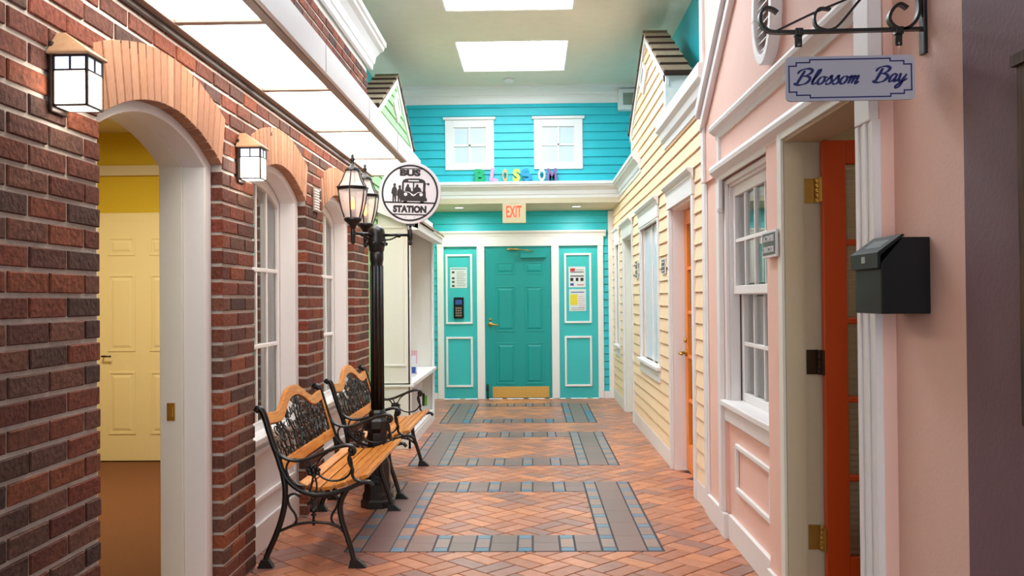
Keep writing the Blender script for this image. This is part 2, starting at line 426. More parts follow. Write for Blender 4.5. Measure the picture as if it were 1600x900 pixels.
# ---- ceiling with skylights
SK = [(10.2, 11.54), (7.75, 9.1), (5.3, 6.65)]
mb = MB(lambda a, w, z: (a, z, w)); slab(mb, -2.0, 1.60, -3, UY+.3, [(-.835, .43, a, b) for a, b in SK], CZ, CZ+.22)
ceiling = struct('ceiling', mb, 'ceiling', 'textured beige ceiling pierced by bright rectangular skylights', 'ceiling')
for i, (a, b) in enumerate(SK):
    t = thing('window_%d' % (10+i), ['bright skylight in the ceiling nearest the turquoise far wall', 'second bright skylight from the far wall, cut by the top edge'][i] if i < 2 else 'third skylight from the far wall, above the lamp post', 'skylight', (-.2, (a+b)/2, CZ), None, 'structure')
    q = MB(); q.box(-.835, .43, a, b, CZ+.16, CZ+.18); obj('diffuser', q, 'sky', t)
    q = MB(lambda p, w, z: (p, z, w)); slab(q, -.835, .43, a, b, [(-.82, .415, a+.015, b-.015)], CZ+.005, CZ+.16); obj('skylight_well', q, 'white', t)
# smoke detector
q = MB(); q.lathe([(.075, 0), (.075, -.02), (.05, -.045), (0.001, -.05)], (-.28, 11.95, CZ), 16); tag(obj('smoke_detector', q, 'white'), 'round white detector on the ceiling just before the far wall', 'detector')

# ================================================================== LEFT BRICK WALL
OPS = [(3.237, 4.52), (5.05, 6.21), (6.72, 7.90)]          # door, window, window
ZS, RISE = 2.115, .155
BH, BL = .0775, .234
WALL0, WALL1, WTOP = 1.9, 8.60, 3.63
def arc(c, a, zs, rise, n=18):
    R = (a*a+rise*rise)/(2*rise); zc = zs+rise-R; th = math.asin(a/R)
    return [(c+R*math.sin(-th+2*th*i/n), zc+R*math.cos(-th+2*th*i/n)) for i in range(n+1)]
def halfspan(z, a):
    if z < ZS: return a
    if z < ZS+.235: return a+(z-ZS)/.235*.06
    t = 1-(z-(ZS+.235))/.135
    return (a+.06)*math.sqrt(t) if t > 0 else 0
pl = left(LX); mb = MB(pl)
# mortar core, 8 mm behind the brick faces; the openings stay open
edges = [WALL0]+[v for p in OPS for v in (p[0]-.018, p[1]+.018)]+[WALL1-.014]
for i in range(0, len(edges), 2): mb.box(edges[i], edges[i+1], -.27, -.008, -.01, WTOP)
for (a, b) in OPS:
    A = arc((a+b)/2, (b-a)/2+.018, ZS+.018, RISE); mb.strip(A, [(p[0], WTOP) for p in A], -.27, -.008)
wl = struct('wall_left', mb, 'mortar', 'dark red and brown brick wall with pale mortar and tan brick arches along the left side')
bricks = []
nrow = int(WTOP/BH)
for rw in range(nrow):
    z0 = rw*BH; z1 = z0+BH; spans = [(WALL0, WALL1)]
    for (a, b) in OPS:
        h = halfspan(z1-.01, (b-a)/2) if z1-.01 > ZS else halfspan(z0, (b-a)/2)
        if h > 0: spans = cut(spans, [((a+b)/2-h, (a+b)/2+h, -1, 9)], (z0+z1)/2)
    off = .008+(rw % 2)*BL/2-.045
    for p, q in spans:
        k0 = math.floor((p-off)/BL); y = off+k0*BL
        while y < q:
            s0 = max(y, p); s1 = min(y+BL, q)
            if q-s1 < .06: s1 = q
            if s0 == p and s1-s0 < .06: s1 = min(y+2*BL, q); y += BL
            bricks.append((s0, s1, z0)); y += BL
            if s1 == q: break
vis = [b for b in bricks if b[2] < 2.60 and b[1] > 2.4]; oth = [b for b in bricks if b not in set(vis)]
vis.sort(key=lambda b: b[0]**2+(b[2]-1.45)**2)
bmesh_v = []
for sd in range(8):
    q = chip(1, 1, 1, .0, sd); c = MB(); e = .03
    rnd = random.Random(sd)
    # unit brick: x = out of the wall, chamfered face toward the corridor
    vs = [(-1, -.5, -.5), (-1, .5, -.5), (-1, .5, .5), (-1, -.5, .5)]
    jt = lambda s: (rnd.random()-.5)*s
    mid = [(-.06, p[1]+jt(.012), p[2]+jt(.03)) for p in vs]
    top = [(0+jt(.03), p[1]*.972+jt(.008), p[2]*.90+jt(.03)) for p in vs]
    c.add(vs+mid+top, [(3, 2, 1, 0), (8, 9, 10, 11)]+[(i, (i+1) % 4, 4+(i+1) % 4, 4+i) for i in range(4)]+[(4+i, 4+(i+1) % 4, 8+(i+1) % 4, 8+i) for i in range(4)])
    bmesh_v.append((c, meshdata('brick', c, M['brick'])))
rest = MB()
JT = .016
for i, (s0, s1, z0) in enumerate(vis+oth):
    out = random.uniform(-.002, .002); loc = (LX+out, (s0+s1)/2, z0+BH/2); sc = (.06, s1-s0-JT, BH-JT)
    if i < 300: inst('brick', bmesh_v[i % 8][1], wl, loc, sc)
    else:
        q = bmesh_v[i % 8][0]; rest.add([(loc[0]+p[0]*sc[0], loc[1]+p[1]*sc[1], loc[2]+p[2]*sc[2]) for p in q.v], q.f)
o = obj('brick', rest, 'brick_i', wl); o['kind'] = 'stuff'
for (a, b) in OPS:
    c = (a+b)/2; h = (b-a)/2; n = 19 if b-a > 1.2 else 17
    for i in range(n):
        def cor(t, top):
            if top: return (c+(h+.06)*t, ZS+.235+.135*(1-t*t))
            return (c+h*t, ZS+RISE*(1-t*t))
        g = .15/n; t0 = -1+2*i/n+g; t1 = -1+2*(i+1)/n-g
        q = MB(pl); P = [cor(t0, 0), cor(t1, 0), cor(t1, 1), cor(t0, 1)]; w = .001+random.uniform(-.001, .002)
        P2 = [(sum(p[0] for p in P)/4+(p[0]-sum(k[0] for k in P)/4)*.93, sum(p[1] for p in P)/4+(p[1]-sum(k[1] for k in P)/4)*.98) for p in P]
        q.add([(p[0], -.06, p[1]) for p in P]+[(p[0], w-.004, p[1]) for p in P]+[(p[0], w, p[1]) for p in P2],
              [(3, 2, 1, 0), (8, 9, 10, 11)]+[(i_, (i_+1) % 4, 4+(i_+1) % 4, 4+i_) for i_ in range(4)]+[(4+i_, 4+(i_+1) % 4, 8+(i_+1) % 4, 8+i_) for i_ in range(4)])
        obj('arch_brick', q, 'voussoir', wl)
# corridor continues unseen; wall added to cut light on the near right, end left open
q = MB(); q.box(-1.80, LX, -3, WALL0, 0, CZ); struct('wall_left_near', q, 'brick_i', 'unseen brick red corridor wall behind the photographer, added to cut light')
# crown on top of the brick wall
q = MB(left(LX)); q.profile(crown(.16, WTOP-.01, 3.87), 1.9, 8.72); struct('trim_1', q, 'white', 'white crown moulding on top of the brick wall above the canopy', 'moulding')
q = MB(); q.box(-2.0, -1.78, 1.9, 8.6, 2.6, CZ); struct('wall_left_rear', q, 'teal', 'turquoise wall closing the gap behind the brick parapet')

def lining(parent, a, b, zb, w0, w1, inset, mat):
    c = (a+b)/2; h = (b-a)/2; n = 18
    O = [(a, zb)]+arc(c, h, ZS, RISE, n)+[(b, zb)]
    hi = h-inset; I = [(a+inset, zb)]+arc(c, hi, ZS-.02, RISE*hi/h, n)+[(b-inset, zb)]
    q = MB(left(LX)); q.strip(O, I, w0, w1)
    return obj('arched_casing', q, mat, parent, .003)
# door opening
a, b = OPS[0]
d1 = thing('door_1', 'open arched doorway with white lining in the brick wall, nearest the camera', 'doorway', (LX, (a+b)/2, 0), None, 'structure')
lining(d1, a, b, 0, -.16, -.055, .09, 'white'); lining(d1, a, b, 0, -.27, -.16, .105, 'cream')
q = MB(left(LX)); q.box(4.408, 4.415, -.235, -.195, .88, .965); q.box(4.404, 4.409, -.222, -.205, .90, .945); obj('strike_plate', q, 'brass', d1, .002, 'brass strike plate')
def arched_window(idx, a, b, label):
    c = (a+b)/2; h = (b-a)/2
    t = thing('window_%d' % idx, label, 'window', (LX, c, .66), None, 'structure')
    lining(t, a, b, .66, -.155, -.055, .09, 'white'); lining(t, a, b, .66, -.27, -.19, .09, 'white')
    q = MB(left(LX)); q.box(a, b, -.27, -.075, 0, .62); obj('base_panel', q, 'white', t)
    q = MB(left(LX)); q.box(a+.002, b-.002, -.17, -.045, .62, .66); obj('sill', q, 'white', t, .006)
    q = MB(left(LX)); q.box(a, b, -.075, -.055, 0, .17); obj('baseboard', q, 'white', t, .004)
    q = MB(left(LX))
    for (p, r_, z0, z1) in ((a+.05, b-.05, .29, .32), (a+.05, b-.05, .56, .59), (a+.05, a+.08, .32, .56), (b-.08, b-.05, .32, .56)): q.box(p, r_, -.075, -.058, z0, z1)
    obj('panel_moulding', q, 'white', t, .005)
    # sash: stiles, muntins and panes
    p0, p1 = a+.09, b-.09; hi = (p1-p0)/2; top = arc(c, hi, ZS-.02, RISE*hi/h, 16)
    topz = lambda y: (lambda R: ZS-.02+RISE*hi/h-R+math.sqrt(max(0, R*R-(y-c)**2)))((hi*hi+(RISE*hi/h)**2)/(2*RISE*hi/h))
    q = MB(left(LX)); q.strip([(p0, .66)]+top+[(p1, .66)], [(p0+.045, .70)]+arc(c, hi-.045, ZS-.06, RISE*.8*hi/h, 16)+[(p1-.045, .70)], -.19, -.155); q.box(p0, p1, -.19, -.155, .66, .71)
    obj('sash', q, 'white', t, .003)
    N = 4; ys = [p0+.045+(p1-p0-.09)*i/N for i in range(N+1)]; zr = [.71, 1.17, 1.64]
    for y in ys[1:-1]:
        q = MB(left(LX)); q.box(y-.012, y+.012, -.183, -.162, .70, topz(y)-.03); obj('muntin', q, 'white', t, .004)
    for z in zr[1:]:
        q = MB(left(LX)); q.box(p0+.02, p1-.02, -.184, -.158, z-.013, z+.013); obj('muntin', q, 'white', t, .004)
    for i in range(N):
        for j in range(3):
            z0 = zr[j]; z1a = zr[j+1] if j < 2 else topz(ys[i])-.03; z1b = zr[j+1] if j < 2 else topz(ys[i+1])-.03
            q = MB(left(LX)); q.prism([(ys[i], z0), (ys[i+1], z0), (ys[i+1], z1b), (ys[i], z1a)], -.176, -.170); obj('pane', q, 'glassl', t)
    # curtain drawn to the far side
    q = MB(); n = 40; A = []; 
    pts = [(LX-.26-.018*math.sin(i*1.15), c+.22+(b-c-.24)*i/n) for i in range(n+1)]
    q.add([(x, y, .7) for x, y in pts]+[(x, y, 2.2) for x, y in pts], [(i, i+1, n+2+i, n+1+i) for i in range(n)], True); obj('curtain', q, 'curtainw', t)
    return t
arched_window(1, *OPS[1], 'arched white window in the brick wall behind the nearer bench')
arched_window(2, *OPS[2], 'arched white window in the brick wall behind the farther bench')

# ---- yellow room behind the brick wall
q = MB(); q.box(-4.6, -1.786, 2.0, 8.47, -.05, 0.0); struct('floor_room', q, 'carpet', 'brown carpet in the yellow side room', 'carpet')
q = MB(); q.box(-4.6, -1.60, 3.2, 4.56, -.012, .0015); struct('floor_threshold', q, 'carpet', 'brown carpet strip in the arched doorway', 'carpet')
q = MB(); q.box(-4.6, -1.79, 8.40, 8.5, 0, 3.0); q.box(-4.7, -4.6, 2.0, 8.5, 0, 3.0); q.box(-4.6, -1.79, 1.9, 2.0, 0, 3.0); struct('wall_room', q, 'roomyel', 'mustard yellow walls of the side room')
q = MB(); q.box(-4.7, -1.79, 1.9, 8.5, 3.0, 3.1); struct('ceiling_room', q, 'beige', 'beige ceiling of the side room', 'ceiling')
q = MB(); q.box(-4.6, -1.79, 8.36, 8.40, 2.60, 2.69); struct('trim_2', q, 'beige', 'beige picture rail on the yellow room wall above the door', 'moulding')
def panel_door(name, pl, a0, a1, z1, mat, parent, cols, rows, th=.045, w=0):
    """moulded door: leaf plus raised panels"""
    q = MB(pl); q.box(a0, a1, w, w+th, .012, z1); leaf = obj('door_leaf', q, mat, parent, .002)
    for (p, r_) in cols:
        for (z0, z2) in rows:
            q = MB(pl); ring = .022
            q.strip([(p, z0), (r_, z0), (r_, z2), (p, z2), (p, z0)], [(p+ring, z0+ring), (r_-ring, z0+ring), (r_-ring, z2-ring), (p+ring, z2-ring), (p+ring, z0+ring)], w+th, w+th+.006)
            q.add([(p+ring*1.5, w+th, z0+ring*1.5), (r_-ring*1.5, w+th, z0+ring*1.5), (r_-ring*1.5, w+th, z2-ring*1.5), (p+ring*1.5, w+th, z2-ring*1.5),
                   (p+ring*2.6, w+th+.007, z0+ring*2.6), (r_-ring*2.6, w+th+.007, z0+ring*2.6), (r_-ring*2.6, w+th+.007, z2-ring*2.6), (p+ring*2.6, w+th+.007, z2-ring*2.6)],
                  [(0, 1, 2, 3), (4, 5, 6, 7), (0, 1, 5, 4), (1, 2, 6, 5), (2, 3, 7, 6), (3, 0, 4, 7)])
            obj('door_panel', q, mat, leaf, .002)
    return leaf
d2 = thing('door_2', 'cream six panel door at the end of the yellow side room', 'door', (-3.45, 8.4, 0), None, 'structure')
panel_door('d', back(8.395), -3.93, -2.98, 2.18, 'roomdoor', d2, [(-3.85, -3.60), (-3.47, -3.20)], [(.25, .82), (1.0, 1.70), (1.87, 2.04)], .04)
q = MB(back(8.40)); slab(q, -4.02, -2.89, 0, 2.26, [(-3.93, -2.98, -1, 2.18)], 0, .03); obj('casing', q, 'roomdoor', d2, .004)
q = MB(back(8.35)); q.lathe([(.02, 0), (.02, .01)], (0, 0, 0), 8) if False else None
q = MB(); q.tube([(-3.885, 8.355, .96), (-3.885, 8.30, .96), (-3.80, 8.295, .96)], .008, 8); obj('door_lever', q, 'brassd', d2)

# ================================================================== CANOPY WITH LIGHT PANELS
cz = 2.60; CX0, CX1 = LX, -1.045
can = thing('canopy', 'white lit canopy box projecting from the brick wall over the benches', 'canopy', (LX, 5, cz))
q = MB(); q.box(CX1-.005, CX1+.015, 2.0, 8.64, cz-.005, cz+.145); q.box(CX0+.001, CX1+.014, 8.62, 8.64, cz, cz+.145); obj('fascia', q, 'white', can, .003)
q = MB(); q.box(CX0+.001, CX1, 2.0, 8.62, cz+.11, cz+.13); obj('canopy_top', q, 'white', can)
q = MB(); q.box(CX0+.001, CX0+.055, 2.0, 8.62, cz-.008, cz+.03); q.box(CX1-.05, CX1-.006, 2.0, 8.62, cz-.008, cz+.03); obj('soffit_frame', q, 'frame', can, .003)
q = MB(); q.box(CX0+.001, CX0+.02, 2.0, 8.62, cz-.03, cz-.008); obj('edge_channel', q, 'bronze', can)
dv = [2.55, 3.80, 5.05, 6.30, 7.55, 8.56]
for y in dv: q = MB(); q.box(CX0+.055, CX1-.05, y-.022, y+.022, cz-.004, cz+.03); obj('cross_bar', q, 'frame', can, .003)
for i in range(len(dv)-1): q = MB(); q.box(CX0+.055, CX1-.05, dv[i]+.022, dv[i+1]-.022, cz+.012, cz+.018); obj('light_panel', q, 'panel', can)
for y in dv[:-1]: q = MB(); q.box(CX1+.015, CX1+.0165, y-.4, y-.396, cz, cz+.14); obj('fascia_joint', q, 'frame', can)
q = MB(left(LX)); 
# wall lanterns
def wall_lantern(y, z, label):
    t = thing('wall_lantern', label, 'lantern', (LX, y, z), 'lanterns on the brick wall')
    x0 = LX+.0; w, d, h = .052, .105, .155
    q = MB(); q.box(x0, x0+.014, y-.05, y+.05, z-.02, z+h+.05); obj('backplate', q, 'bronze', t, .004)
    q = MB()
    xs = (x0+.02, x0+.02+d); ys = (y-w, y+w)
    for x in xs:
        for yy in ys: q.box(x-.004, x+.004, yy-.004, yy+.004, z, z+h)
    for zz in (z, z+h-.045, z+h):
        for yy in ys: q.box(xs[0], xs[1], yy-.004, yy+.004, zz-.003, zz+.003)
        for x in xs: q.box(x-.004, x+.004, ys[0], ys[1], zz-.003, zz+.003)
    xm = (xs[0]+xs[1])/2
    for yy in ys: q.box(xm-.003, xm+.003, yy-.003, yy+.003, z+h-.045, z+h)
    q.box(xs[1]-.003, xs[1]+.003, y-.003, y+.003, z+h-.045, z+h)
    q.box(x0+.01, xs[0], y-.03, y+.03, z+.02, z+.06)
    obj('lantern_frame', q, 'bronze', t)
    e = .001
    q = MB(); q.box(xs[0]+e, xs[1]-e, ys[0]+e, ys[1]-e, z-.001, z+h-.047); g = obj('lit_glass', q, 'lanternglow', t)
    q = MB(); q.box(xs[0]+e, xs[1]-e, ys[0]+e, ys[1]-e, z+h-.043, z+h); g = obj('upper_glass', q, 'lanterntop', t)
    q = MB(); o_ = .014; zz = z+h+.004
    q.add([(x0+.002, ys[0]-o_, zz), (xs[1]+o_, ys[0]-o_, zz), (xs[1]+o_, ys[1]+o_, zz), (x0+.002, ys[1]+o_, zz), (x0+.002, ys[0]-o_, zz+.008), (xs[1]+o_, ys[0]-o_, zz+.008), (xs[1]+o_, ys[1]+o_, zz+.008), (x0+.002, ys[1]+o_, zz+.008), (x0+.03, y, zz+.085), (x0+.002, y, zz+.085)],
          [(0, 1, 2, 3), (0, 1, 5, 4), (1, 2, 6, 5), (2, 3, 7, 6), (3, 0, 4, 7), (4, 5, 8, 9), (5, 6, 8), (6, 7, 9, 8), (7, 4, 9)])
    obj('lantern_roof', q, 'patina', t, .003)
wall_lantern(2.93, 2.07, 'lit box lantern on the brick wall left of the arched doorway')
wall_lantern(4.79, 2.08, 'lit box lantern on the brick pier between doorway and first window')
# little louvered plate on the pier
vt = thing('wall_vent', 'small white louvered plate on the brick pier between the two arched windows', 'vent', (LX, 6.47, 2.09))
q = MB(left(LX)); q.box(6.40, 6.54, .003, .012, 2.07, 2.235); obj('plate', q, 'frame', vt)
q = MB(left(LX))
for i in range(8): q.box(6.41, 6.53, .012, .02, 2.08+i*.019, 2.09+i*.019)
obj('louver', q, 'white', vt)

# ================================================================== GREEN HOUSE, GABLE AND BOOK KIOSK (left, beyond the brick)
gl_ = (LX)
GA, GB, GC, GZ, GE = 9.05, 11.65, 10.35, 3.95, 3.36
q = MB(); q.box(-2.0, LX-.001, 8.61, 8.63, 0, CZ) if False else None
q = MB(left(LX)); q.box(8.61, FY, -.2, 0, 0, 2.72); q.box(8.61, UY-.001, -.2, 0, 2.72, 2.78)
q.prism([(GA, 2.78), (GB, 2.78), (GB, GE), (GC, GZ-.02), (GA, GE)], -.2, 0)
wg = struct('wall_left_green', q, 'green', 'pale green clapboard house front with gable beyond the brick wall')
def ivg(z):
    if z < 2.75: return [(8.615, FY-.02)]
    if z < GE: return [(GA+.02, GB-.02)]
    k = (GZ-.05-z)/(GZ-.05-GE); return [(GC-(GC-GA)*k, GC+(GB-GC)*k)] if k > 0 else []
siding(wg, left(LX), .0, 3.9, ivg, 'green')
q = MB(); q.box(-2.1, -2.0, 8.6, UY, 2.0, CZ); struct('wall_left_far', q, 'teal', 'turquoise side wall behind the green gable')
def gable(wallpl, sgn, A, B, C, Zt, Ze, parent, thick, diamond):
    q = MB(wallpl); tw = .10
    for (p, s) in ((A, -1), (B, 1)):
        q.strip([(p+s*.04, Ze-.02), (C, Zt)], [(p+s*.04, Ze-.02-tw), (C, Zt-tw)], 0, .03)
    o = obj('rake_board', q, 'white', parent, .003)
    for (p, s) in ((A, -1), (B, 1)):
        L = math.hypot(C-p, Zt-Ze); n = 6
        for i in range(n):
            t0 = i/n; t1 = (i+1)/n+.02
            y0, z0 = p+s*.07+(C-p-s*.07)*t0, Ze-.03+(Zt-Ze+.03)*t0; y1, z1 = p+s*.07+(C-p-s*.07)*t1, Ze-.03+(Zt-Ze+.03)*t1
            q = MB(wallpl); q.strip([(y0, z0+.012), (y1, z1+.002)], [(y0, z0+.036), (y1, z1+.010)], -thick, .045); obj('shingle', q, 'shingle', parent)
            q = MB(wallpl); q.strip([(y0-s*-.002, z0+.004), (y0+(y1-y0)*.06, z0+.012)], [(y0-s*-.002, z0+.030), (y0+(y1-y0)*.06, z0+.034)], -thick-.001, .046)
            q = MB(wallpl); q.strip([(y0+s*.006, z0-.006), (y0+(y1-y0)*.04, z0+(z1-z0)*.04)], [(y0+s*.006, z0+.030), (y0+(y1-y0)*.04, z0+(z1-z0)*.04+.032)], -thick-.002, .047); obj('shingle_butt_shadow', q, 'shingledark', parent)  # dark strip stands in for the shadow under each shingle butt
    q = MB(wallpl)
    q.strip([(A-.07, Ze-.045), (C, Zt-.01)], [(A-.07, Ze-.028), (C, Zt+.012)], -thick, .04); q.strip([(B+.07, Ze-.045), (C, Zt-.01)], [(B+.07, Ze-.028), (C, Zt+.012)], -thick, .04)
    obj('roof_edge', q, 'shingledark', parent)
    cy, cz_, hw, hh = diamond
    q = MB(wallpl); P = [(cy-hw, cz_), (cy, cz_-hh), (cy+hw, cz_), (cy, cz_+hh), (cy-hw, cz_)]; I = [(cy+(p[0]-cy)*.68, cz_+(p[1]-cz_)*.68) for p in P]
    q.strip(P, I, 0, .035); obj('diamond_frame', q, 'white', parent, .003)
    q = MB(wallpl); q.prism(I[:4], 0, .02); obj('diamond_panel', q, 'white', parent)
gable(left(LX), 1, GA, GB, GC, GZ, GE, wg, .22, (10.35, 3.60, .28, .18))
# kiosk
KX, KA, KB, KT = -1.19, 9.0, 11.2, 2.36
kio = thing('book_kiosk', 'white open bookcase kiosk with a pitched awning roof at the end of the left wall', 'bookcase', (KX-.15, (KA+KB)/2, 0))
q = MB(); q.box(LX+.018, KX, KA, KA+.03, 0, KT); obj('side_panel', q, 'cream', kio, .003)
q = MB(); q.box(LX+.018, KX, KB-.03, KB, 0, KT); obj('side_panel', q, 'cream', kio, .003)
q = MB(); q.box(LX+.018, LX+.035, KA+.03, KB-.03, 0, KT); obj('back_panel', q, 'cream', kio)
q = MB()
for (x0, x1, z0, z1) in ((LX+.05, KX-.04, .80, .82), (LX+.05, KX-.04, 2.14, 2.16), (LX+.05, LX+.065, .82, 2.14), (KX-.055, KX-.04, .82, 2.14)): q.box(x0, x1, KA-.012, KA, z0, z1)
q.box(LX+.018, KX+.01, KA-.02, KA, .60, .625)
obj('panel_moulding', q, 'cream', kio, .004)
q = MB(); q.box(KX-.02, KX+.005, KA, KA+.07, 0, KT); q.box(KX-.02, KX+.005, KB-.07, KB, 0, KT); q.box(KX-.02, KX+.005, KA, KB, 2.16, KT); obj('face_frame', q, 'white', kio, .003)
q = MB(); q.box(LX+.035, KX+.03, KA, KB, .60, .64); obj('shelf', q, 'white', kio, .004)
q = MB(); q.box(LX+.035, KX-.002, KA+.03, KB-.03, .10, .13); obj('shelf', q, 'white', kio, .004)
q = MB(); q.box(KX-.02, KX+.003, KA, KB, 0, .10); obj('toe_board', q, 'white', kio)
q = MB(); q.box(LX+.035, KX-.02, 10.1, 10.12, .13, .60); obj('divider', q, 'white', kio)
q = MB()
q.add([(LX+.02, KA-.1, KT+.12), (KX+.12, KA-.1, 2.20), (KX+.12, KB+.15, 2.20), (LX+.02, KB+.15, KT+.12), (LX+.02, KA-.1, KT+.15), (KX+.12, KA-.1, 2.225), (KX+.12, KB+.15, 2.225), (LX+.02, KB+.15, KT+.15)],
      [(0, 1, 2, 3), (4, 5, 6, 7), (0, 1, 5, 4), (1, 2, 6, 5), (2, 3, 7, 6), (3, 0, 4, 7)])
obj('awning_roof', q, 'shingle', kio)
q = MB(); q.box(KX, KX+.10, KA-.08, KB+.13, 2.12, 2.197); obj('awning_fascia', q, 'white', kio, .004)
q = MB(); q.prism([(LX+.02, 2.3), (KX+.10, 2.13), (KX+.10, 2.21), (LX+.02, KT+.12)], KA-.08, KA-.06); obj('awning_cheek', q, 'white', kio)
# magazines and books in the kiosk
def slab_book(name, label, cat, x, y, z, w, t, h, tilt, mat, page, axis='y', group=None):
    o = thing(name, label, cat, (x, y, z), group)
    q = MB(); q.box(x-w/2, x+w/2, y-t/2, y+t/2, z, z+h); a = obj('cover', q, mat, o, .001)
    q = MB(); q.box(x-w/2+.02, x+w/2+.0015, y-t/2-.001, y+t/2-.004, z+.03, z+h*.45); obj('printed_block', q, page, o)
    o.rotation_euler = tilt
    return o
slab_book('magazine', 'blue and white magazine leaning on the kiosk shelf', 'magazine', -1.32, 9.75, .642, .17, .012, .22, (-.28, 0, 0), 'paper', 'blue')
slab_book('magazine', 'pale rose leaflet standing behind the blue magazine in the kiosk', 'leaflet', -1.33, 10.0, .642, .16, .010, .26, (-.22, 0, 0), 'rose', 'paper')
slab_book('book', 'dark book standing in the lower kiosk shelf', 'book', -1.30, 10.45, .132, .15, .02, .26, (-.15, 0, 0), 'ink', 'paper')
slab_book('book', 'lime green and white book in the lower kiosk shelf', 'book', -1.29, 10.62, .132, .15, .02, .22, (-.15, 0, 0), 'lgreen', 'paper')

# ================================================================== FAR WALLS
DXA, DXB = -.69, .28
q = MB(back(FY)); slab(q, LX, 1.30, 0, 2.80, [], -.1, 0)
wf = struct('wall_back', q, 'tealp', 'turquoise recessed end wall with the door and paneled side lights')
siding(wf, back(FY), .09, 2.73, lambda z: [(LX+.02, -1.377), (1.03, 1.105)] if z < 2.42 else [(LX+.02, 1.105)], 'teal')
d3 = thing('door_3', 'turquoise six panel exit door with brass kick plate and lever', 'door', (-.2, FY, 0), None, 'structure')
lf = panel_door('d', back(FY), DXA+.012, DXB-.012, 2.175, 'teald', d3, [(-.53, -.245), (-.11, .165)], [(.21, .81), (.97, 1.63), (1.80, 1.98)], .02)
q = MB(back(FY)); q.box(-.585, .235, .026, .031, .015, .175); obj('kick_plate', q, 'brass', d3, .001, 'brass kick plate')
q = MB(back(FY)); q.box(-.17, .205, .02, .075, 2.035, 2.12); obj('door_closer', q, 'teald', d3, .006)
q = MB(); q.tube([(.02, FY-.05, 2.125), (-.1, FY-.13, 2.15), (-.33, FY-.05, 2.165)], .009, 6); q.box(-.36, -.20, FY-.06, FY-.02, 2.155, 2.175); obj('closer_arm', q, 'brass', d3)
q = MB(); q.tube([(-.61, FY-.02, 1.08), (-.61, FY-.035, 1.08)], .034, 14); q.tube([(-.61, FY-.03, 1.08), (-.61, FY-.075, 1.08), (-.58, FY-.085, 1.08), (-.49, FY-.08, 1.065)], .012, 8); q.tube([(-.61, FY-.02, 1.15), (-.61, FY-.035, 1.15)], .018, 10)
obj('door_lever', q, 'brass', d3, 0, 'brass lever handle')
q = MB(); q.tube([(-.655, FY-.05, .03), (-.655, FY-.05, .22)], .010, 8); q.box(-.675, -.64, FY-.055, FY-.02, .12, .2); q.lathe([(.016, 0), (.018, .035), (.01, .04)], (-.655, FY-.05, .002), 8); obj('door_stop', q, 'ink', d3)
q = MB(back(FY))
for (a, b) in ((-1.377, -1.285), (-.80, DXA), (DXB, .39), (.95, 1.03)): q.box(a, b, 0, .045, 0, 2.21)
q.box(1.105, 1.19, 0, .05, 0, 2.71)
tr = struct('trim_3', q, 'white', 'white casings around the turquoise end door and side panels', 'moulding', .005)
q = MB(back(FY)); q.box(-1.38, 1.035, 0, .05, 2.21, 2.34); q.profile(crown(.06, 2.34, 2.43, .04), -1.42, 1.07); obj('door_header', q, 'white', tr, .003)
q = MB(back(FY)); q.box(LX, -1.377, 0, .03, 0, .09); q.box(1.03, 1.17, 0, .03, 0, .10); obj('baseboard', q, 'white', tr)
for nm, (a, b), zz in (('l', (-1.258, -.868), 0), ('r', (.465, .86), 0)):
    for (z0, z1) in ((.17, .90), (1.085, 2.10)):
        q = MB(back(FY)); P = [(a, z0), (b, z0), (b, z1), (a, z1), (a, z0)]; k = .03; I = [(a+k, z0+k), (b-k, z0+k), (b-k, z1-k), (a+k, z1-k), (a+k, z0+k)]
        q.strip(P, I, 0, .022); obj('panel_moulding', q, 'white', tr, .006)
# soffit and upper wall
q = MB(); q.box(LX-.5, RX+.4, UY-.02, FY+.05, 2.72, 2.80); struct('ceiling_recess', q, 'beige', 'beige soffit over the recessed end door', 'ceiling')
q = MB(back(UY)); q.box(-2.0, 1.60, -.12, 0, 2.80, CZ)
wu = struct('wall_back_upper', q, 'teal', 'upper turquoise clapboard wall with two white windows')
WN = [(-1.145, -.493), (.042, .691)]
siding(wu, back(UY), 3.0, 4.06, lambda z: cut([(-2.0, 1.56)], [(a, b, 3.17, 3.87) for a, b in WN], z), 'teal')
q = MB(back(UY)); q.profile(crown(.13, 2.79, 3.0), LX, RX); struct('trim_4', q, 'white', 'white cornice ledge over the recessed end door', 'moulding')
q = MB(back(UY)); q.box(-2.0, 1.60, 0, .02, 4.05, 4.15); q.profile(crown(.13, 4.13, CZ), -2.0, 1.60); struct('trim_5', q, 'white', 'white crown moulding where the upper turquoise wall meets the ceiling', 'moulding')
for i, (a, b) in enumerate(WN):
    t = thing('window_%d' % (3+i), ['left', 'right'][i]+' white four pane window high on the turquoise wall', 'window', ((a+b)/2, UY, 3.17), None, 'structure')
    q = MB(back(UY)); slab(q, a, b, 3.17, 3.84, [(a+.11, b-.11, 3.26, 3.74)], 0, .035); q.box(a-.025, b+.025, 0, .06, 3.84, 3.875); obj('window_frame', q, 'white', t, .004)
    q = MB(back(UY)); q.box(a+.11, b-.11, .0, .008, 3.26, 3.74); obj('backing', q, 'white', t)
    cx = (a+b)/2
    q = MB(back(UY)); q.box(cx-.016, cx+.016, .008, .028, 3.26, 3.74); obj('muntin', q, 'white', t, .003)
    q = MB(back(UY)); q.box(a+.11, b-.11, .008, .028, 3.484, 3.516); obj('muntin', q, 'white', t, .003)
    for (p, r_) in ((a+.125, cx-.02), (cx+.02, b-.125)):
        for (z0, z1) in ((3.275, 3.48), (3.52, 3.725)): q = MB(back(UY)); q.box(p, r_, .008, .013, z0, z1); obj('pane', q, 'whiteglass', t)
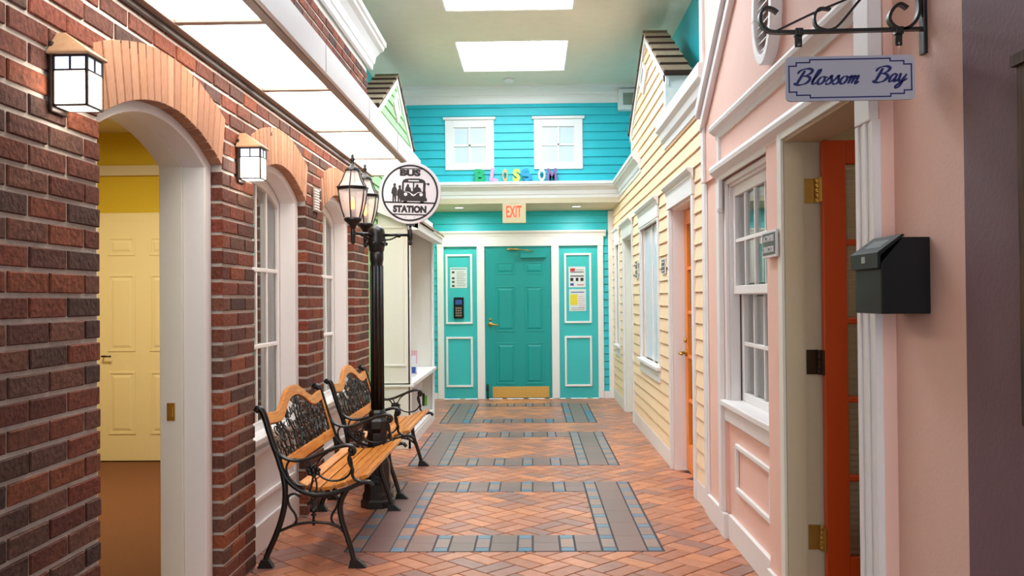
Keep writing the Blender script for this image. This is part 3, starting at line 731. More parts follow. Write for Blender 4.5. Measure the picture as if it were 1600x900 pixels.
v = thing('ceiling_vent', 'grey louvered vent in a white box high on the right of the turquoise wall', 'vent', (1.28, UY, 3.95))
q = MB(back(UY)); q.box(1.16, 1.56, 0, .15, 3.93, 4.2); obj('vent_box', q, 'white', v, .004)
q = MB(back(UY)); q.box(1.22, 1.42, .15, .155, 3.99, 4.15); obj('grille', q, 'vent', v)
for i in range(6): q = MB(back(UY)); q.box(1.225, 1.415, .155, .163, 4.0+i*.024, 4.012+i*.024); obj('slat', q, 'vent', v)
# letters on the ledge
LT = [('B', 'emerald green', (20, 170, 110), -.675, .15, 0), ('L', 'pink', (232, 160, 200), -.50, .11, .15), ('O', 'tan', (206, 170, 120), -.345, .075, 0), ('S', 'lime yellow', (214, 226, 90), -.195, .10, 0),
      ('S', 'bright blue', (40, 150, 205), -.02, .12, -.5), ('O', 'pale lilac', (214, 214, 240), .14, .10, 0), ('M', 'purple', (130, 100, 160), .275, .125, 0)]
for i, (ch, nm, c, x, w, rt) in enumerate(LT):
    mt = paint('letter_'+nm.replace(' ', '_'), c, .4)
    q = textmb(ch, ident, -w/2, w/2, 0, .172, -.02, .012, .03 if ch == 'M' else .05)
    q.v = [(p[0]*math.cos(rt)+p[2]*math.sin(rt), p[1]*-1, -p[0]*math.sin(rt)+p[2]*math.cos(rt)) for p in q.v]
    zm = min(p[2] for p in q.v); q.v = [(p[0], p[1], p[2]-zm) for p in q.v]
    o = obj('letter_block', q, mt, None, 0); o.location = (x, UY-.09, 3.0)
    tag(o, nm+' letter '+ch+' standing on the white ledge over the end door', 'letter', 'letters on the ledge')
# recessed downlights in the soffit
for i, x in enumerate((-1.0, .62)):
    t = thing('downlight', ['small round downlight in the soffit left of the exit sign', 'small round downlight in the soffit right of the exit sign'][i], 'downlight', (x, 12.85, 2.715), 'soffit downlights')
    q = MB(); q.lathe([(.075, 2.7199), (.075, 2.712), (.055, 2.712), (.055, 2.7199)], (x, 12.85, 0), 18); obj('trim_ring', q, 'white', t)
    q = MB(); q.lathe([(.054, 2.7195), (.054, 2.714)], (x, 12.85, 0), 18); obj('lens', q, 'dlens', t)
    lamp('downlight_lamp', 'AREA', (x, 12.85, 2.70), 7, (1, .98, .94), .10)
# exit sign
ex = thing('exit_sign', 'beige exit sign with red letters hanging over the turquoise door', 'sign', (-.225, UY, 2.55))
q = MB(); q.box(-.385, -.075, UY-.05, UY+.0, 2.455, 2.715); obj('sign_case', q, 'exitface', ex, .004)
q = MB(); q.box(-.30, -.16, UY-.045, UY-.005, 2.715, 2.7195); obj('mount', q, 'frame', ex)
obj('lettering', textmb('EXIT', back(UY-.05), -.335, -.13, 2.53, 2.685, 0, .004, .015), 'exitred', ex)
# papers and phone by the end door
def poster(x0, x1, z0, z1, label, marks):
    t = thing('notice_sheet', label, 'notice', ((x0+x1)/2, FY, z0)); q = MB(back(FY)); q.box(x0, x1, .001, .005, z0, z1); obj('sheet', q, 'paper', t)
    W_, H_ = x1-x0, z1-z0
    for (a, b, c, d, mt) in marks:
        q = MB(back(FY)); q.box(x0+a*W_, x0+b*W_, .005, .0065, z0+c*H_, z0+d*H_); obj('print', q, mt, t)
lines = lambda x0, x1, z0, z1, n, m: [(x0, x1-(.1 if i % 3 == 2 else 0), z0+(z1-z0)*i/n, z0+(z1-z0)*(i+.35)/n, m) for i in range(n)]
poster(-1.19, -.945, 1.61, 1.91, 'white notice sheet above the black phone left of the end door', [(.05, .95, .9, .94, 'sanit')]+[(.1, .25, z, z+.09, 'ink') for z in (.06, .25, .43, .72)]+lines(.38, .9, .1, .85, 9, 'vent'))
poster(.53, .775, 1.605, 1.905, 'white notice sheet with red heading right of the end door', [(.1, .38, .78, .92, 'red'), (.4, .9, .82, .86, 'vent'), (.1, .9, .72, .76, 'ink'), (.1, .9, .52, .57, 'ink'), (.1, .28, .3, .46, 'ink'), (.42, .58, .3, .46, 'ink'), (.7, .88, .3, .46, 'ink'), (.1, .3, .08, .2, 'blue'), (.5, .9, .1, .14, 'red')])
poster(.535, .78, 1.26, 1.58, 'white and yellow notice sheet hung below the red headed one', [(.06, .5, .28, .76, 'yel'), (.1, .9, .84, .88, 'blue')]+lines(.56, .92, .15, .75, 6, 'rose')+lines(.1, .9, .06, .2, 2, 'vent'))
ph = thing('wall_phone', 'black wall keypad on the turquoise panel left of the end door', 'keypad', (-1.07, FY, 1.16))
q = MB(back(FY)); q.box(-1.14, -.995, 0, .05, 1.17, 1.475); obj('housing', q, 'blackbox', ph, .01)
q = MB(back(FY)); q.box(-1.115, -1.02, .05, .053, 1.37, 1.44); obj('screen', q, 'blue', ph)
q = MB(back(FY))
for i in range(3):
    for j in range(4): q.box(-1.112+i*.032, -1.09+i*.032, .05, .054, 1.20+j*.036, 1.222+j*.036)
obj('keys', q, 'frame', ph)
# far side lights: nothing else

# ================================================================== RIGHT YELLOW HOUSE
YA, YB = 6.20, FY
DO = (6.78, 7.86); W2 = (8.55, 10.05); D2 = (10.85, 11.85); W3 = (12.35, 13.05)
YG, YGB, YGC, YZ, YE = 7.98, 10.83, 9.40, 4.12, 3.38
holes = [(DO[0], DO[1], -1, 2.19), (W2[0]+.06, W2[1]-.06, .80, 2.19), (D2[0], D2[1], -1, 2.19), (W3[0]+.05, W3[1]-.05, .80, 2.19)]
pl = right(RX); q = MB(pl); slab(q, YA+.0, YB, 0, 2.78, holes, -.14, 0); q.box(YA, UY-.001, -.14, 0, 2.78, 2.80); q.box(YA, YG, -.14, 0, 2.80, 2.96)
q.prism([(YG, 2.8), (YGB, 2.8), (YGB, YE), (YGC, YZ-.03), (YG, YE)], -.2, 0)
wr = struct('wall_right_yellow', q, 'yellow', 'cream yellow clapboard house front with gable on the right')
cas = .085
trimmed = [(DO[0]-cas, DO[1]+cas, -1, 2.36), (W2[0], W2[1], .66, 2.36), (D2[0]-cas, D2[1]+cas, -1, 2.36), (W3[0], W3[1], .66, 2.36)]
def ivy(z):
    if z < 2.79: return cut([(YA+.1, YB-.03)], trimmed, z)
    if z < 2.86: return [(YA+.1, YGB-.02)]
    if z < YE: return [(YG+.02, YGB-.02)]
    k = (YZ-.06-z)/(YZ-.06-YE); return [(YGC-(YGC-YG)*k, YGC+(YGB-YGC)*k)] if k > 0 else []
siding(wr, pl, .15, 4.02, ivy, 'yellow')
gable(pl, 1, YG, YGB, YGC, YZ, YE, wr, .2, (9.55, 3.70, .30, .17))
tr = MB(pl)
for (a, b) in ((YA+.1, DO[0]-cas), (DO[1]+cas, D2[0]-cas), (D2[1]+cas, YB-.02)): tr.box(a, b, 0, .022, 0, .15)
bb = struct('baseboard_right', tr, 'white', 'tall white baseboard under the yellow clapboards', 'baseboard', .004)
q = MB(pl); q.box(YA-.005, YA+.1, 0, .035, 0, 2.8); q.box(YG-.005, YG+.10, .0, .03, 2.96, YE); q.box(YG-.008, YG, -.2, .03, 2.96, YE+.01); q.box(YGB-.06, YGB+.005, 0, .02, 3.0, YE)
q.box(YA-.02, YA, -.14, .03, 0, 2.8); struct('trim_6', q, 'white', 'white corner boards of the yellow house', 'moulding', .003)
q = MB(pl); q.profile([(0, 2.73), (.03, 2.73), (.035, 2.78), (.06, 2.80), (.07, 2.85), (.1, 2.88), (.1, 2.97), (0, 2.97)], 6.02, YG+.12); struct('trim_7', q, 'white', 'white cornice on the yellow house in front of its gable', 'moulding', .003)
q = MB(pl); q.profile(crown(.11, 2.79, 3.0), 9.95, UY-.10); struct('trim_8', q, 'white', 'short white cornice on the yellow wall beside the end ledge', 'moulding')
q = MB(pl); q.box(9.95, UY, -.3, 0, 2.80, 2.83) ; struct('trim_12', q, 'white', 'flat white capping on the far low part of the yellow wall', 'moulding')
q = MB(); q.box(1.55, 1.6, 2.0, UY, 2.6, CZ); struct('wall_right_rear', q, 'teal', 'turquoise wall behind the yellow gable')
def header(parent, a, b, z0=2.19, z1=2.38):
    q = MB(pl); q.box(a-.01, b+.01, 0, .035, z0, z0+.11); q.profile(crown(.05, z0+.11, z1, .025), a-.03, b+.03); return obj('header', q, 'white', parent, .003)
def french_leaf(parent, pl, a0, a1, z0, z1, w0, w1, mat, cols=3, rows=5, bl=True, st=.115, br=.22, tr_=.12):
    q = MB(pl); slab(q, a0, a1, z0, z1, [(a0+st, a1-st, z0+br, z1-tr_)], w0, w1); leaf = obj('door_leaf', q, mat, parent, .003)
    ga, gb, gz0, gz1 = a0+st, a1-st, z0+br, z1-tr_; wm = (w0+w1)/2
    for i in range(1, cols):
        y = ga+(gb-ga)*i/cols; q = MB(pl); q.box(y-.011, y+.011, w0+.004, w1-.004, gz0, gz1); obj('muntin', q, mat, leaf, .004)
    for j in range(1, rows):
        z = gz0+(gz1-gz0)*j/rows; q = MB(pl); q.box(ga, gb, w0+.003, w1-.003, z-.014, z+.014); obj('muntin', q, mat, leaf, .005)
    for i in range(cols):
        for j in range(rows):
            q = MB(pl); q.box(ga+(gb-ga)*i/cols+.011, ga+(gb-ga)*(i+1)/cols-.011, wm-.002, wm+.002, gz0+(gz1-gz0)*j/rows+.014, gz0+(gz1-gz0)*(j+1)/rows-.014); obj('pane', q, 'glass', leaf)
    if bl:
        q = MB(pl); n = int((gz1-gz0)/.026); s = 1 if w0 > w1 else -1
        wb = min(w0, w1)-.02
        for k in range(n):
            z = gz0+.026*k; q.add([(ga-.02, wb-.008, z), (gb+.02, wb-.008, z), (gb+.02, wb+.008, z+.020), (ga-.02, wb+.008, z+.020), (ga-.02, wb-.008, z+.001), (gb+.02, wb-.008, z+.001), (gb+.02, wb+.008, z+.021), (ga-.02, wb+.008, z+.021)],
                                  [(0, 1, 2, 3), (4, 5, 6, 7), (0, 1, 5, 4), (1, 2, 6, 5), (2, 3, 7, 6), (3, 0, 4, 7)])
        o = obj('blind_slats', q, 'blind', leaf); o['kind'] = 'stuff'
    return leaf
# orange door in the yellow wall
d4 = thing('door_4', 'closed orange french door, painted in a lit tone, in the yellow clapboard wall', 'door', (RX, sum(DO)/2, 0), None, 'structure')
q = MB(pl); slab(q, DO[0]-cas, DO[1]+cas, 0, 2.19, [(DO[0], DO[1], -1, 2.19)], 0, .03); obj('casing', q, 'white', d4, .005)
q = MB(pl); q.box(DO[0], DO[0]+.015, -.14, 0, 0, 2.19); q.box(DO[1]-.015, DO[1], -.14, 0, 0, 2.19); q.box(DO[0], DO[1], -.14, 0, 2.175, 2.19); obj('jamb', q, 'white', d4)
header(d4, DO[0]-cas, DO[1]+cas)
french_leaf(d4, pl, DO[0]+.02, DO[1]-.02, .01, 2.17, -.14, -.098, 'orange_lit')
q = MB(pl); y_ = DO[1]-.075; q.tube([(y_, -.098, .985), (y_, -.085, .985)], .03, 12); q.tube([(y_, -.09, .985), (y_, -.045, .985), (y_-.015, -.035, .985), (y_-.11, -.04, .98)], .011, 8); q.tube([(y_, -.098, 1.09), (y_, -.08, 1.09)], .02, 10); obj('door_lever', q, 'brass', d4, 0, 'brass lever handle')
def shutter_window(idx, W_, label, cols):
    t = thing('window_%d' % idx, label, 'window', (RX, sum(W_)/2, .66), None, 'structure')
    a, b = W_
    q = MB(pl); slab(q, a, b, .80, 2.19, [(a+.075, b-.075, .82, 2.17)], 0, .03); obj('casing', q, 'white', t, .004)
    q = MB(pl); q.box(a-.02, b+.02, 0, .06, .775, .81); q.box(a, b, 0, .03, .66, .775); obj('sill', q, 'white', t, .005)
    header(t, a, b)
    q = MB(pl); q.box(a+.06, b-.06, -.09, -.08, .80, 2.19); obj('white_blind', q, 'white', t)
    for i in range(cols+1):
        y = a+.075+(b-a-.15)*i/cols; q = MB(pl); q.box(y-.03, y+.03, -.04, -.012, .80, 2.18); obj('mullion', q, 'white', t, .004)
    for i in range(cols):
        y0 = a+.075+(b-a-.15)*i/cols+.022; y1 = a+.075+(b-a-.15)*(i+1)/cols-.022
        q = MB(pl); q.box(y0, y1, -.030, -.026, .82, 2.17); obj('pane', q, 'whiteglass', t)
    return t
shutter_window(5, W2, 'white double window in the yellow wall beyond the orange door', 2)
shutter_window(6, W3, 'narrow white window at the far end of the yellow wall', 1)
d5 = thing('door_5', 'cream doorway with white casing at the far end of the yellow wall', 'door', (RX, sum(D2)/2, 0), None, 'structure')
q = MB(pl); slab(q, D2[0]-cas, D2[1]+cas, 0, 2.19, [(D2[0], D2[1], -1, 2.19)], 0, .03); obj('casing', q, 'white', d5, .005)
header(d5, D2[0]-cas, D2[1]+cas)
q = MB(pl); q.box(D2[0], D2[0]+.015, -.14, 0, 0, 2.19); q.box(D2[1]-.015, D2[1], -.14, 0, 0, 2.19); q.box(D2[0], D2[1], -.14, 0, 2.175, 2.19); obj('jamb', q, 'cream', d5)
panel_door('d', right(RX+.14), D2[0]+.02, D2[1]-.02, 2.17, 'cream', d5, [(D2[0]+.12, D2[0]+.42), (D2[0]+.55, D2[0]+.86)], [(.22, .8), (.95, 1.6), (1.75, 1.98)], .04)
def plaque(pl, a0, a1, z0, z1, w, label, words):
    t = thing('door_plaque', label, 'plaque', pl((a0+a1)/2, 0, z0)); q = MB(pl); q.box(a0, a1, w, w+.012, z0, z1); obj('plate', q, 'signwhite', t, .002)
    k = .012; q = MB(pl); q.box(a0+k, a1-k, w+.012, w+.0135, z0+k, z1-k); obj('face', q, 'plaque', t)
    H = (z1-z0-2*k)/max(1, len(words))
    for i, wd in enumerate(words):
        zt = z1-k-H*i
        if wd: obj('lettering', textmb(wd, pl, a0+k+.02, a1-k-.02, zt-H*.78, zt-H*.22, w+.0135, w+.0150, .02, True), 'signwhite', t)
        else:
            q = MB(pl); q.box(a0+k+.02, a1-k-.02, w+.0135, w+.0150, zt-H*.65, zt-H*.4); obj('text_line', q, 'signwhite', t)
plaque(pl, 8.10, 8.32, 1.655, 1.79, .018, 'small grey plaque on the yellow wall left of the orange door', ['', '', ''])
plaque(pl, 10.22, 10.42, 1.66, 1.86, .018, 'tiny grey plaque on the yellow wall beside the cream doorway', ['', '', ''])
# yellow room backs, seen only through glass
q = MB(); q.box(1.40, 1.46, 6.2, FY, 0, 2.6); struct('wall_right_inner', q, 'beige', 'plain inner wall behind the yellow house windows')

# ================================================================== PINK HOUSE
PX, CXX, BX, UX, NX = 1.13, 1.165, 1.185, 1.145, 1.175
DP = (3.19, 4.19); DZ = 2.15; BAY = (4.49, 5.66)
q = MB()
q.box(CXX, 1.33, 5.66, 6.18, 0, 2.2)                        # corner strip
slab_b = MB(right(BX)); slab(slab_b, BAY[0], BAY[1], 0, 2.2, [(4.55, 5.60, .80, 2.12)], -.145, 0); q.v += []; k0 = len(q.v); q.v += slab_b.v; q.f += [[i+k0 for i in f_] for f_ in slab_b.f]; q.sm += slab_b.sm
q.box(PX, 1.33, DP[1]+.0, BAY[0], 0, 2.2)                   # pier
q.box(PX, 1.33, 3.03, DP[0], 0, 2.2)
q.box(PX, 1.33, DP[0], DP[1], DZ, 2.2)
q.box(UX, 1.33, 3.03, 6.18, 2.2, CZ)
wp = struct('wall_right', q, 'pink', 'pink plaster house front with window bay and open orange door on the right')
q = MB(); q.box(NX, 1.33, 2.545, 3.03, 0, CZ); struct('wall_right_near', q, 'pink', 'near pink wall carrying the black box and the hanging sign')
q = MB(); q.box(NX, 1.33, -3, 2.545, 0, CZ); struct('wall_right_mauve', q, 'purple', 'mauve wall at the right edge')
q = MB(); q.box(CXX-.022, CXX, 5.75, 6.17, 0, .15); q.box(BX-.025, BX, BAY[0], 5.60, 0, .15); q.box(CXX-.03, CXX, 5.60, 5.75, 0, .15); q.box(PX-.02, PX, DP[1]+.05, BAY[0], 0, .15); struct('baseboard_right_pink', q, 'white', 'white baseboard along the pink house', 'baseboard', .004)
q = MB(); q.box(CXX-.03, CXX, 5.665, 5.75, .15, 2.14); q.box(1.128, 1.15, 5.62, 5.67, 1.98, 2.42); q.sphere((1.138, 5.645, 1.975), .018, 8); q.box(1.10, UX, 3.04, 3.18, 2.02, CZ); q.box(UX-.02, UX, 6.10, 6.185, 2.2, CZ); q.box(CXX-.008, CXX, 6.165, 6.185, 0, 2.2)
struct('trim_9', q, 'white', 'white corner boards and drop pendant on the pink house', 'moulding', .004)
def bead(z0, z1): h = z1-z0; return [(0, z0), (.012, z0), (.016, z0+.25*h), (.032, z0+.35*h), (.052, z0+.52*h), (.056, z0+.72*h), (.048, z0+.92*h), (.03, z1), (0, z1)]
q = MB(right(UX)); q.profile(bead(2.15, 2.25), 3.18, 5.72); struct('trim_10', q, 'white', 'lower white moulding running over the window bay and pink doorway', 'moulding')
q = MB(right(UX)); q.profile(bead(2.41, 2.50), 3.18, 5.72); struct('trim_11', q, 'white', 'upper white moulding at the foot of the pink pediment', 'moulding')
q = MB(right(UX))
pk, zk = 4.55, 3.55
for (A_, B_) in (((6.15, 2.60), (pk, zk)), ((3.0, 2.62), (pk, zk))):
    q.strip([(A_[0], A_[1]+.10), (B_[0], B_[1]+.10)], [(A_[0], A_[1]+.02), (B_[0], B_[1]+.02)], 0, .06)
    q.strip([(A_[0], A_[1]+.0), (B_[0], B_[1]+.0)], [(A_[0], A_[1]-.07), (B_[0], B_[1]-.07)], 0, .035)
struct('trim_13', q, 'white', 'sloping double white rake moulding of the pink pediment', 'moulding', .006)
# oval louver
ov = thing('oval_louver', 'white oval louvered vent high on the pink pediment', 'vent', (UX, 4.4, 2.56)); pu = right(UX)
oc = (4.40, 2.79); n = 28
E1 = [(oc[0]+.19*math.cos(2*PI*i/n), oc[1]+.245*math.sin(2*PI*i/n)) for i in range(n+1)]; E2 = [(oc[0]+.14*math.cos(2*PI*i/n), oc[1]+.195*math.sin(2*PI*i/n)) for i in range(n+1)]
q = MB(pu); q.strip(E1, E2, 0, .055); obj('oval_frame', q, 'white', ov, .006)
for i in range(9):
    z = oc[1]-.17+i*.042; k = math.sqrt(max(0, 1-((z-oc[1])/.195)**2))*.14
    q = MB(pu); q.add([(oc[0]-k, .005, z+.03), (oc[0]+k, .005, z+.03), (oc[0]+k, .04, z), (oc[0]-k, .04, z), (oc[0]-k, .005, z+.036), (oc[0]+k, .005, z+.036), (oc[0]+k, .04, z+.006), (oc[0]-k, .04, z+.006)], [(0, 1, 2, 3), (4, 5, 6, 7), (0, 1, 5, 4), (1, 2, 6, 5), (2, 3, 7, 6), (3, 0, 4, 7)]); obj('slat', q, 'white', ov)
# sash window in the bay
pb = right(BX); w7 = thing('window_7', 'large white double hung window in the pink wall with pale green curtains', 'window', (BX, 5.05, .7), None, 'structure')
q = MB(pb); slab(q, BAY[0], 5.66, .80, 2.15, [(4.55, 5.60, .82, 2.12)], 0, .02); obj('casing', q, 'white', w7, .004)
q = MB(pb); q.box(BAY[0], 5.66, -.145, .055, .795, .83); q.box(BAY[0], 5.65, 0, .03, .705, .795); obj('sill', q, 'white', w7, .006)
q = MB(pb); q.box(5.585, 5.60, -.145, 0, .83, 2.12); q.box(4.55, 4.565, -.145, 0, .83, 2.12); q.box(4.55, 5.60, -.145, 0, 2.105, 2.12); obj('jamb', q, 'white', w7)
q = MB(pb); q.box(5.578, 5.588, -.062, -.056, .83, 1.46); obj('track_channel', q, 'ink', w7)
def sash(z0, z1, rows, w0, w1, ztop):
    a, b = 4.57, 5.58; q = MB(pb); slab(q, a, b, z0, z1, [(a+.045, b-.045, z0+.05, z1-ztop)], w0, w1); s = obj('sash', q, 'white', w7, .004)
    ga, gb, g0, g1 = a+.045, b-.045, z0+.05, z1-ztop
    for i in range(1, 4): y = ga+(gb-ga)*i/4; q = MB(pb); q.box(y-.009, y+.009, w0+.014, w1-.006, g0, g1); obj('muntin', q, 'white', s, .003)
    for j in range(1, rows): z = g0+(g1-g0)*j/rows; q = MB(pb); q.box(ga, gb, w0+.014, w1-.004, z-.011, z+.011); obj('muntin', q, 'white', s, .003)
    for i in range(4):
        for j in range(rows): q = MB(pb); q.box(ga+(gb-ga)*i/4+.01, ga+(gb-ga)*(i+1)/4-.01, (w0+w1)/2-.002, (w0+w1)/2+.002, g0+(g1-g0)*j/rows+.01, g0+(g1-g0)*(j+1)/rows-.01); obj('pane', q, 'glass', s)
sash(1.465, 2.105, 2, -.06, -.02, .06); sash(.83, 1.51, 2, -.105, -.065, .05)
q = MB(); n = 90; pts = [(BX+.15+.016*math.sin(i*.9)+.006*math.sin(i*2.3), 4.50+1.15*i/n) for i in range(n+1)]
q.add([(x, y, .8) for x, y in pts]+[(x, y, 2.15) for x, y in pts], [(i, i+1, n+2+i, n+1+i) for i in range(n)], True); obj('curtain', q, 'curtain', w7)
q = MB(pb); P = [(4.62, .32), (5.42, .32), (5.42, .60), (4.62, .60), (4.62, .32)]; k = .03; I = [(4.65, .35), (5.39, .35), (5.39, .57), (4.65, .57), (4.65, .35)]; q.strip(P, I, 0, .022); tag(obj('wall_moulding', q, 'white', None, .007), 'rectangular white moulding under the window in the pink wall', 'moulding', None, 'structure')
# open orange door, near
d6 = thing('door_6', 'open orange french door, painted in a shaded tone, with blinds, hinged in the pink doorway', 'door', (1.3, 4.1, 0), None, 'structure')
q = MB(right(PX)); q.box(DP[1]-.012, DP[1]+.055, 0, .014, 0, DZ+.045); q.box(3.18, DP[1]-.012, 0, .014, DZ, DZ+.05); obj('casing', q, 'cream', d6, .003)
q = MB()
for i in range(5): q.box(PX-.02-(.006 if i % 2 == 0 else 0), PX, 3.02+i*.034, 3.02+(i+1)*.034-.002, 0, 2.02)
obj('fluted_casing', q, 'white', d6, .003)
q = MB(); q.box(PX+.001, 1.215, DP[1]-.012, DP[1], 0, DZ); q.box(1.215, 1.31, DP[1]-.004, DP[1], 0, DZ); q.box(PX+.001, 1.31, 3.19, DP[1], DZ-.012, DZ); q.box(PX+.001, 1.31, 3.19, 3.2, 0, DZ); obj('jamb', q, 'beige', d6)
pd = lambda a, w, z: (a, 4.155-w, z)
french_leaf(d6, pd, 1.283, 2.20, .012, 2.135, .0, .042, 'orange', 3, 5, True, .10, .29, .105)
for i, (z, m) in enumerate(((1.92, 'brass'), (1.155, 'brassd'), (.375, 'brass'))):  # middle hinge is darker than the other two
    q = MB(); q.box(1.222, 1.274, DP[1]-.010, DP[1]-.005, z-.055, z+.055); q.box(1.276, 1.282, 4.115, 4.16, z-.055, z+.055)
    for k in range(5): q.lathe([(.0085, 0), (.0085, .021)], (1.273, 4.105+.07, z-.055+k*.0222), 10) if False else q.lathe([(.0085, 0), (.0085, .0205)], (1.2735, 4.165, z-.055+k*.0222), 10)
    obj('hinge', q, m, d6, .001, 'brass hinge' if m == 'brass' else 'dark hinge')
q = MB(); q.box(1.33, 3.2, 4.6, 4.66, 0, 2.7); q.box(3.14, 3.2, 2.4, 4.6, 0, 2.7); q.box(1.33, 3.2, 2.34, 2.4, 0, 2.7); struct('wall_office', q, 'beige', 'beige walls of the room behind the open orange door')
q = MB(); q.box(1.33, 3.2, 2.34, 4.66, 2.7, 2.76); struct('ceiling_office', q, 'beige', 'ceiling of the room behind the open orange door', 'ceiling')
q = MB(); q.box(1.27, 3.2, 2.34, 4.66, -.05, -.001); struct('floor_office', q, 'carpet', 'brown carpet of the room behind the open orange door', 'carpet')
# room plaque on the pier
plaque(right(PX), 4.21, 4.46, 1.63, 1.755, .018, 'grey plaque reading activities director on the pink pier', ['ACTIVITIES', 'DIRECTOR'])

# ---- suggestion box
sb = thing('suggestion_box', 'black metal slope topped box mounted on the near pink wall', 'box', (NX, 2.87, 1.40))
pn = lambda a, w, z: (NX-w, a, z)
y0, y1 = 2.765, 2.985; 
q = MB(); P = [(NX-.0005, 1.395), (NX-.145, 1.395), (NX-.145, 1.545), (NX-.08, 1.622), (NX-.0005, 1.622)]
q.prism(P, y0, y1); obj('body', q, 'blackbox', sb, .003)
q = MB(); q.prism([(NX-.157, 1.53), (NX-.157, 1.578), (NX-.083, 1.632), (NX-.076, 1.628), (NX-.148, 1.568), (NX-.148, 1.53)], y0-.006, y1+.006)
obj('lid', q, 'blackbox', sb, .002)
q = MB(); q.box(NX-.161, NX-.156, 2.86, 2.885, 1.548, 1.568); obj('lock', q, 'steel', sb, .001)
q = MB(); q.add([(NX-.135, 2.80, 1.595), (NX-.135, 2.93, 1.595), (NX-.105, 2.93, 1.6175), (NX-.105, 2.80, 1.6175)], [(0, 1, 2, 3)]); obj('label_card', q, 'plaque', sb)

# ---- bracket and hanging sign
by = 2.78
bk = thing('sign_bracket', 'black wrought iron scroll bracket fixed to the near pink wall', 'bracket', (NX, by, 2.2))
q = MB(); q.box(NX-.012, NX, by-.018, by+.018, 2.165, 2.66); obj('wall_bar', q, 'iron', bk, .002)
def ribbon(q, pts, t=.0045, d=.012, y=by):
    P = smooth([(p[0], 0, p[1]) for p in pts], 6); m = len(P); vs = []
    for i, p in enumerate(P):
        tg = (P[min(i+1, m-1)]-P[max(i-1, 0)]).normalized(); nx = Vector((-tg.z, 0, tg.x))*t
        for dy in (-d/2, d/2): vs.append((p.x+nx.x, y+dy, p.z+nx.z)); vs.append((p.x-nx.x, y+dy, p.z-nx.z))
    fs = []
    for i in range(m-1):
        k = 4*i
        for (a, b) in ((0, 1), (1, 3), (3, 2), (2, 0)): fs.append((k+a, k+b, k+4+b, k+4+a))
    fs += [(0, 1, 3, 2), (4*m-4, 4*m-3, 4*m-1, 4*m-2)]
    q.add(vs, fs)
q = MB(); Z0 = 2.237
ribbon(q, [(NX-.012, Z0+.004), (1.0, Z0+.002), (.80, Z0), (.73, Z0), (.705, Z0+.008), (.688, Z0+.03), (.689, Z0+.056), (.705, Z0+.072), (.725, Z0+.068), (.738, Z0+.058)], .0045, .022); obj('arm', q, 'iron', bk)
q = MB(); ribbon(q, [(.735, Z0+.004), (.85, Z0+.058), (.97, Z0+.11), (1.09, Z0+.20), (NX-.012, Z0+.36)], .003, .008); obj('stay', q, 'iron', bk)
q = MB(); ribbon(q, [(.895, Z0+.066), (.862, Z0+.068), (.848, Z0+.046), (.852, Z0+.018), (.875, Z0+.005), (.90, Z0+.006), (.925, Z0+.025), (.98, Z0+.09), (1.03, Z0+.14)], .0035, .018); obj('scroll', q, 'iron', bk)
q = MB(); ribbon(q, [(1.122, Z0+.066), (1.10, Z0+.078), (1.078, Z0+.062), (1.068, Z0+.035), (1.082, Z0+.012), (1.11, Z0+.003), (1.14, Z0+.02), (1.156, Z0+.055), (1.155, Z0+.10), (1.15, Z0+.14)], .0045, .022); obj('scroll', q, 'iron', bk)
sg = thing('hanging_sign', 'grey sign with navy border reading Blossom Bay hung from the scroll bracket', 'sign', (.945, by, 2.03))
def tiltp(x, y, z):                                        # the sign hangs a little lower on the left
    a = math.radians(.35); return (.945+(x-.945)*math.cos(a)-(z-2.095)*math.sin(a), y, 2.095+(x-.945)*math.sin(a)+(z-2.095)*math.cos(a))
sx0, sx1, sz0, sz1 = .760, 1.141, 2.030, 2.163
q = MB(tiltp); cr_ = .014; P = []
for (cx, cz_, a0) in ((sx1-cr_, sz1-cr_, 0), (sx0+cr_, sz1-cr_, 90), (sx0+cr_, sz0+cr_, 180), (sx1-cr_, sz0+cr_, 270)):
    for k in range(5): a = math.radians(a0+22.5*k); P.append((cx+cr_*math.cos(a), cz_+cr_*math.sin(a)))
q.prism(P, by-.004, by+.004); obj('board', q, 'signgrey', sg)
q = MB(tiltp); W_, H_ = sx1-sx0, sz1-sz0; c1, c2 = .022, .044; m_ = .008
def outline(m):
    x0, x1, z0, z1 = sx0+m, sx1-m, sz0+m, sz1-m
    xa, xb, za, zb = sx0+.028, sx0+.068, .014, .026
    # stepped corners
    L = [(sx0+m, sz0+.026+(m-.008)), (sx0+.030+(m-.008), sz0+.026+(m-.008)), (sx0+.030+(m-.008), sz0+.016+(m-.008)), (sx0+.070+(m-.008), sz0+.016+(m-.008)), (sx0+.070+(m-.008), sz0+m)]
    pts = L+[(sx0+sx1-p[0], p[1]) for p in L[::-1]]
    pts += [(sx0+sx1-p[0], sz0+sz1-p[1]) for p in L]+[(p[0], sz0+sz1-p[1]) for p in L[::-1]]
    return pts+[pts[0]]
q.strip(outline(.008), outline(.0118), by-.0052, by-.004); obj('border', q, 'navy', sg)
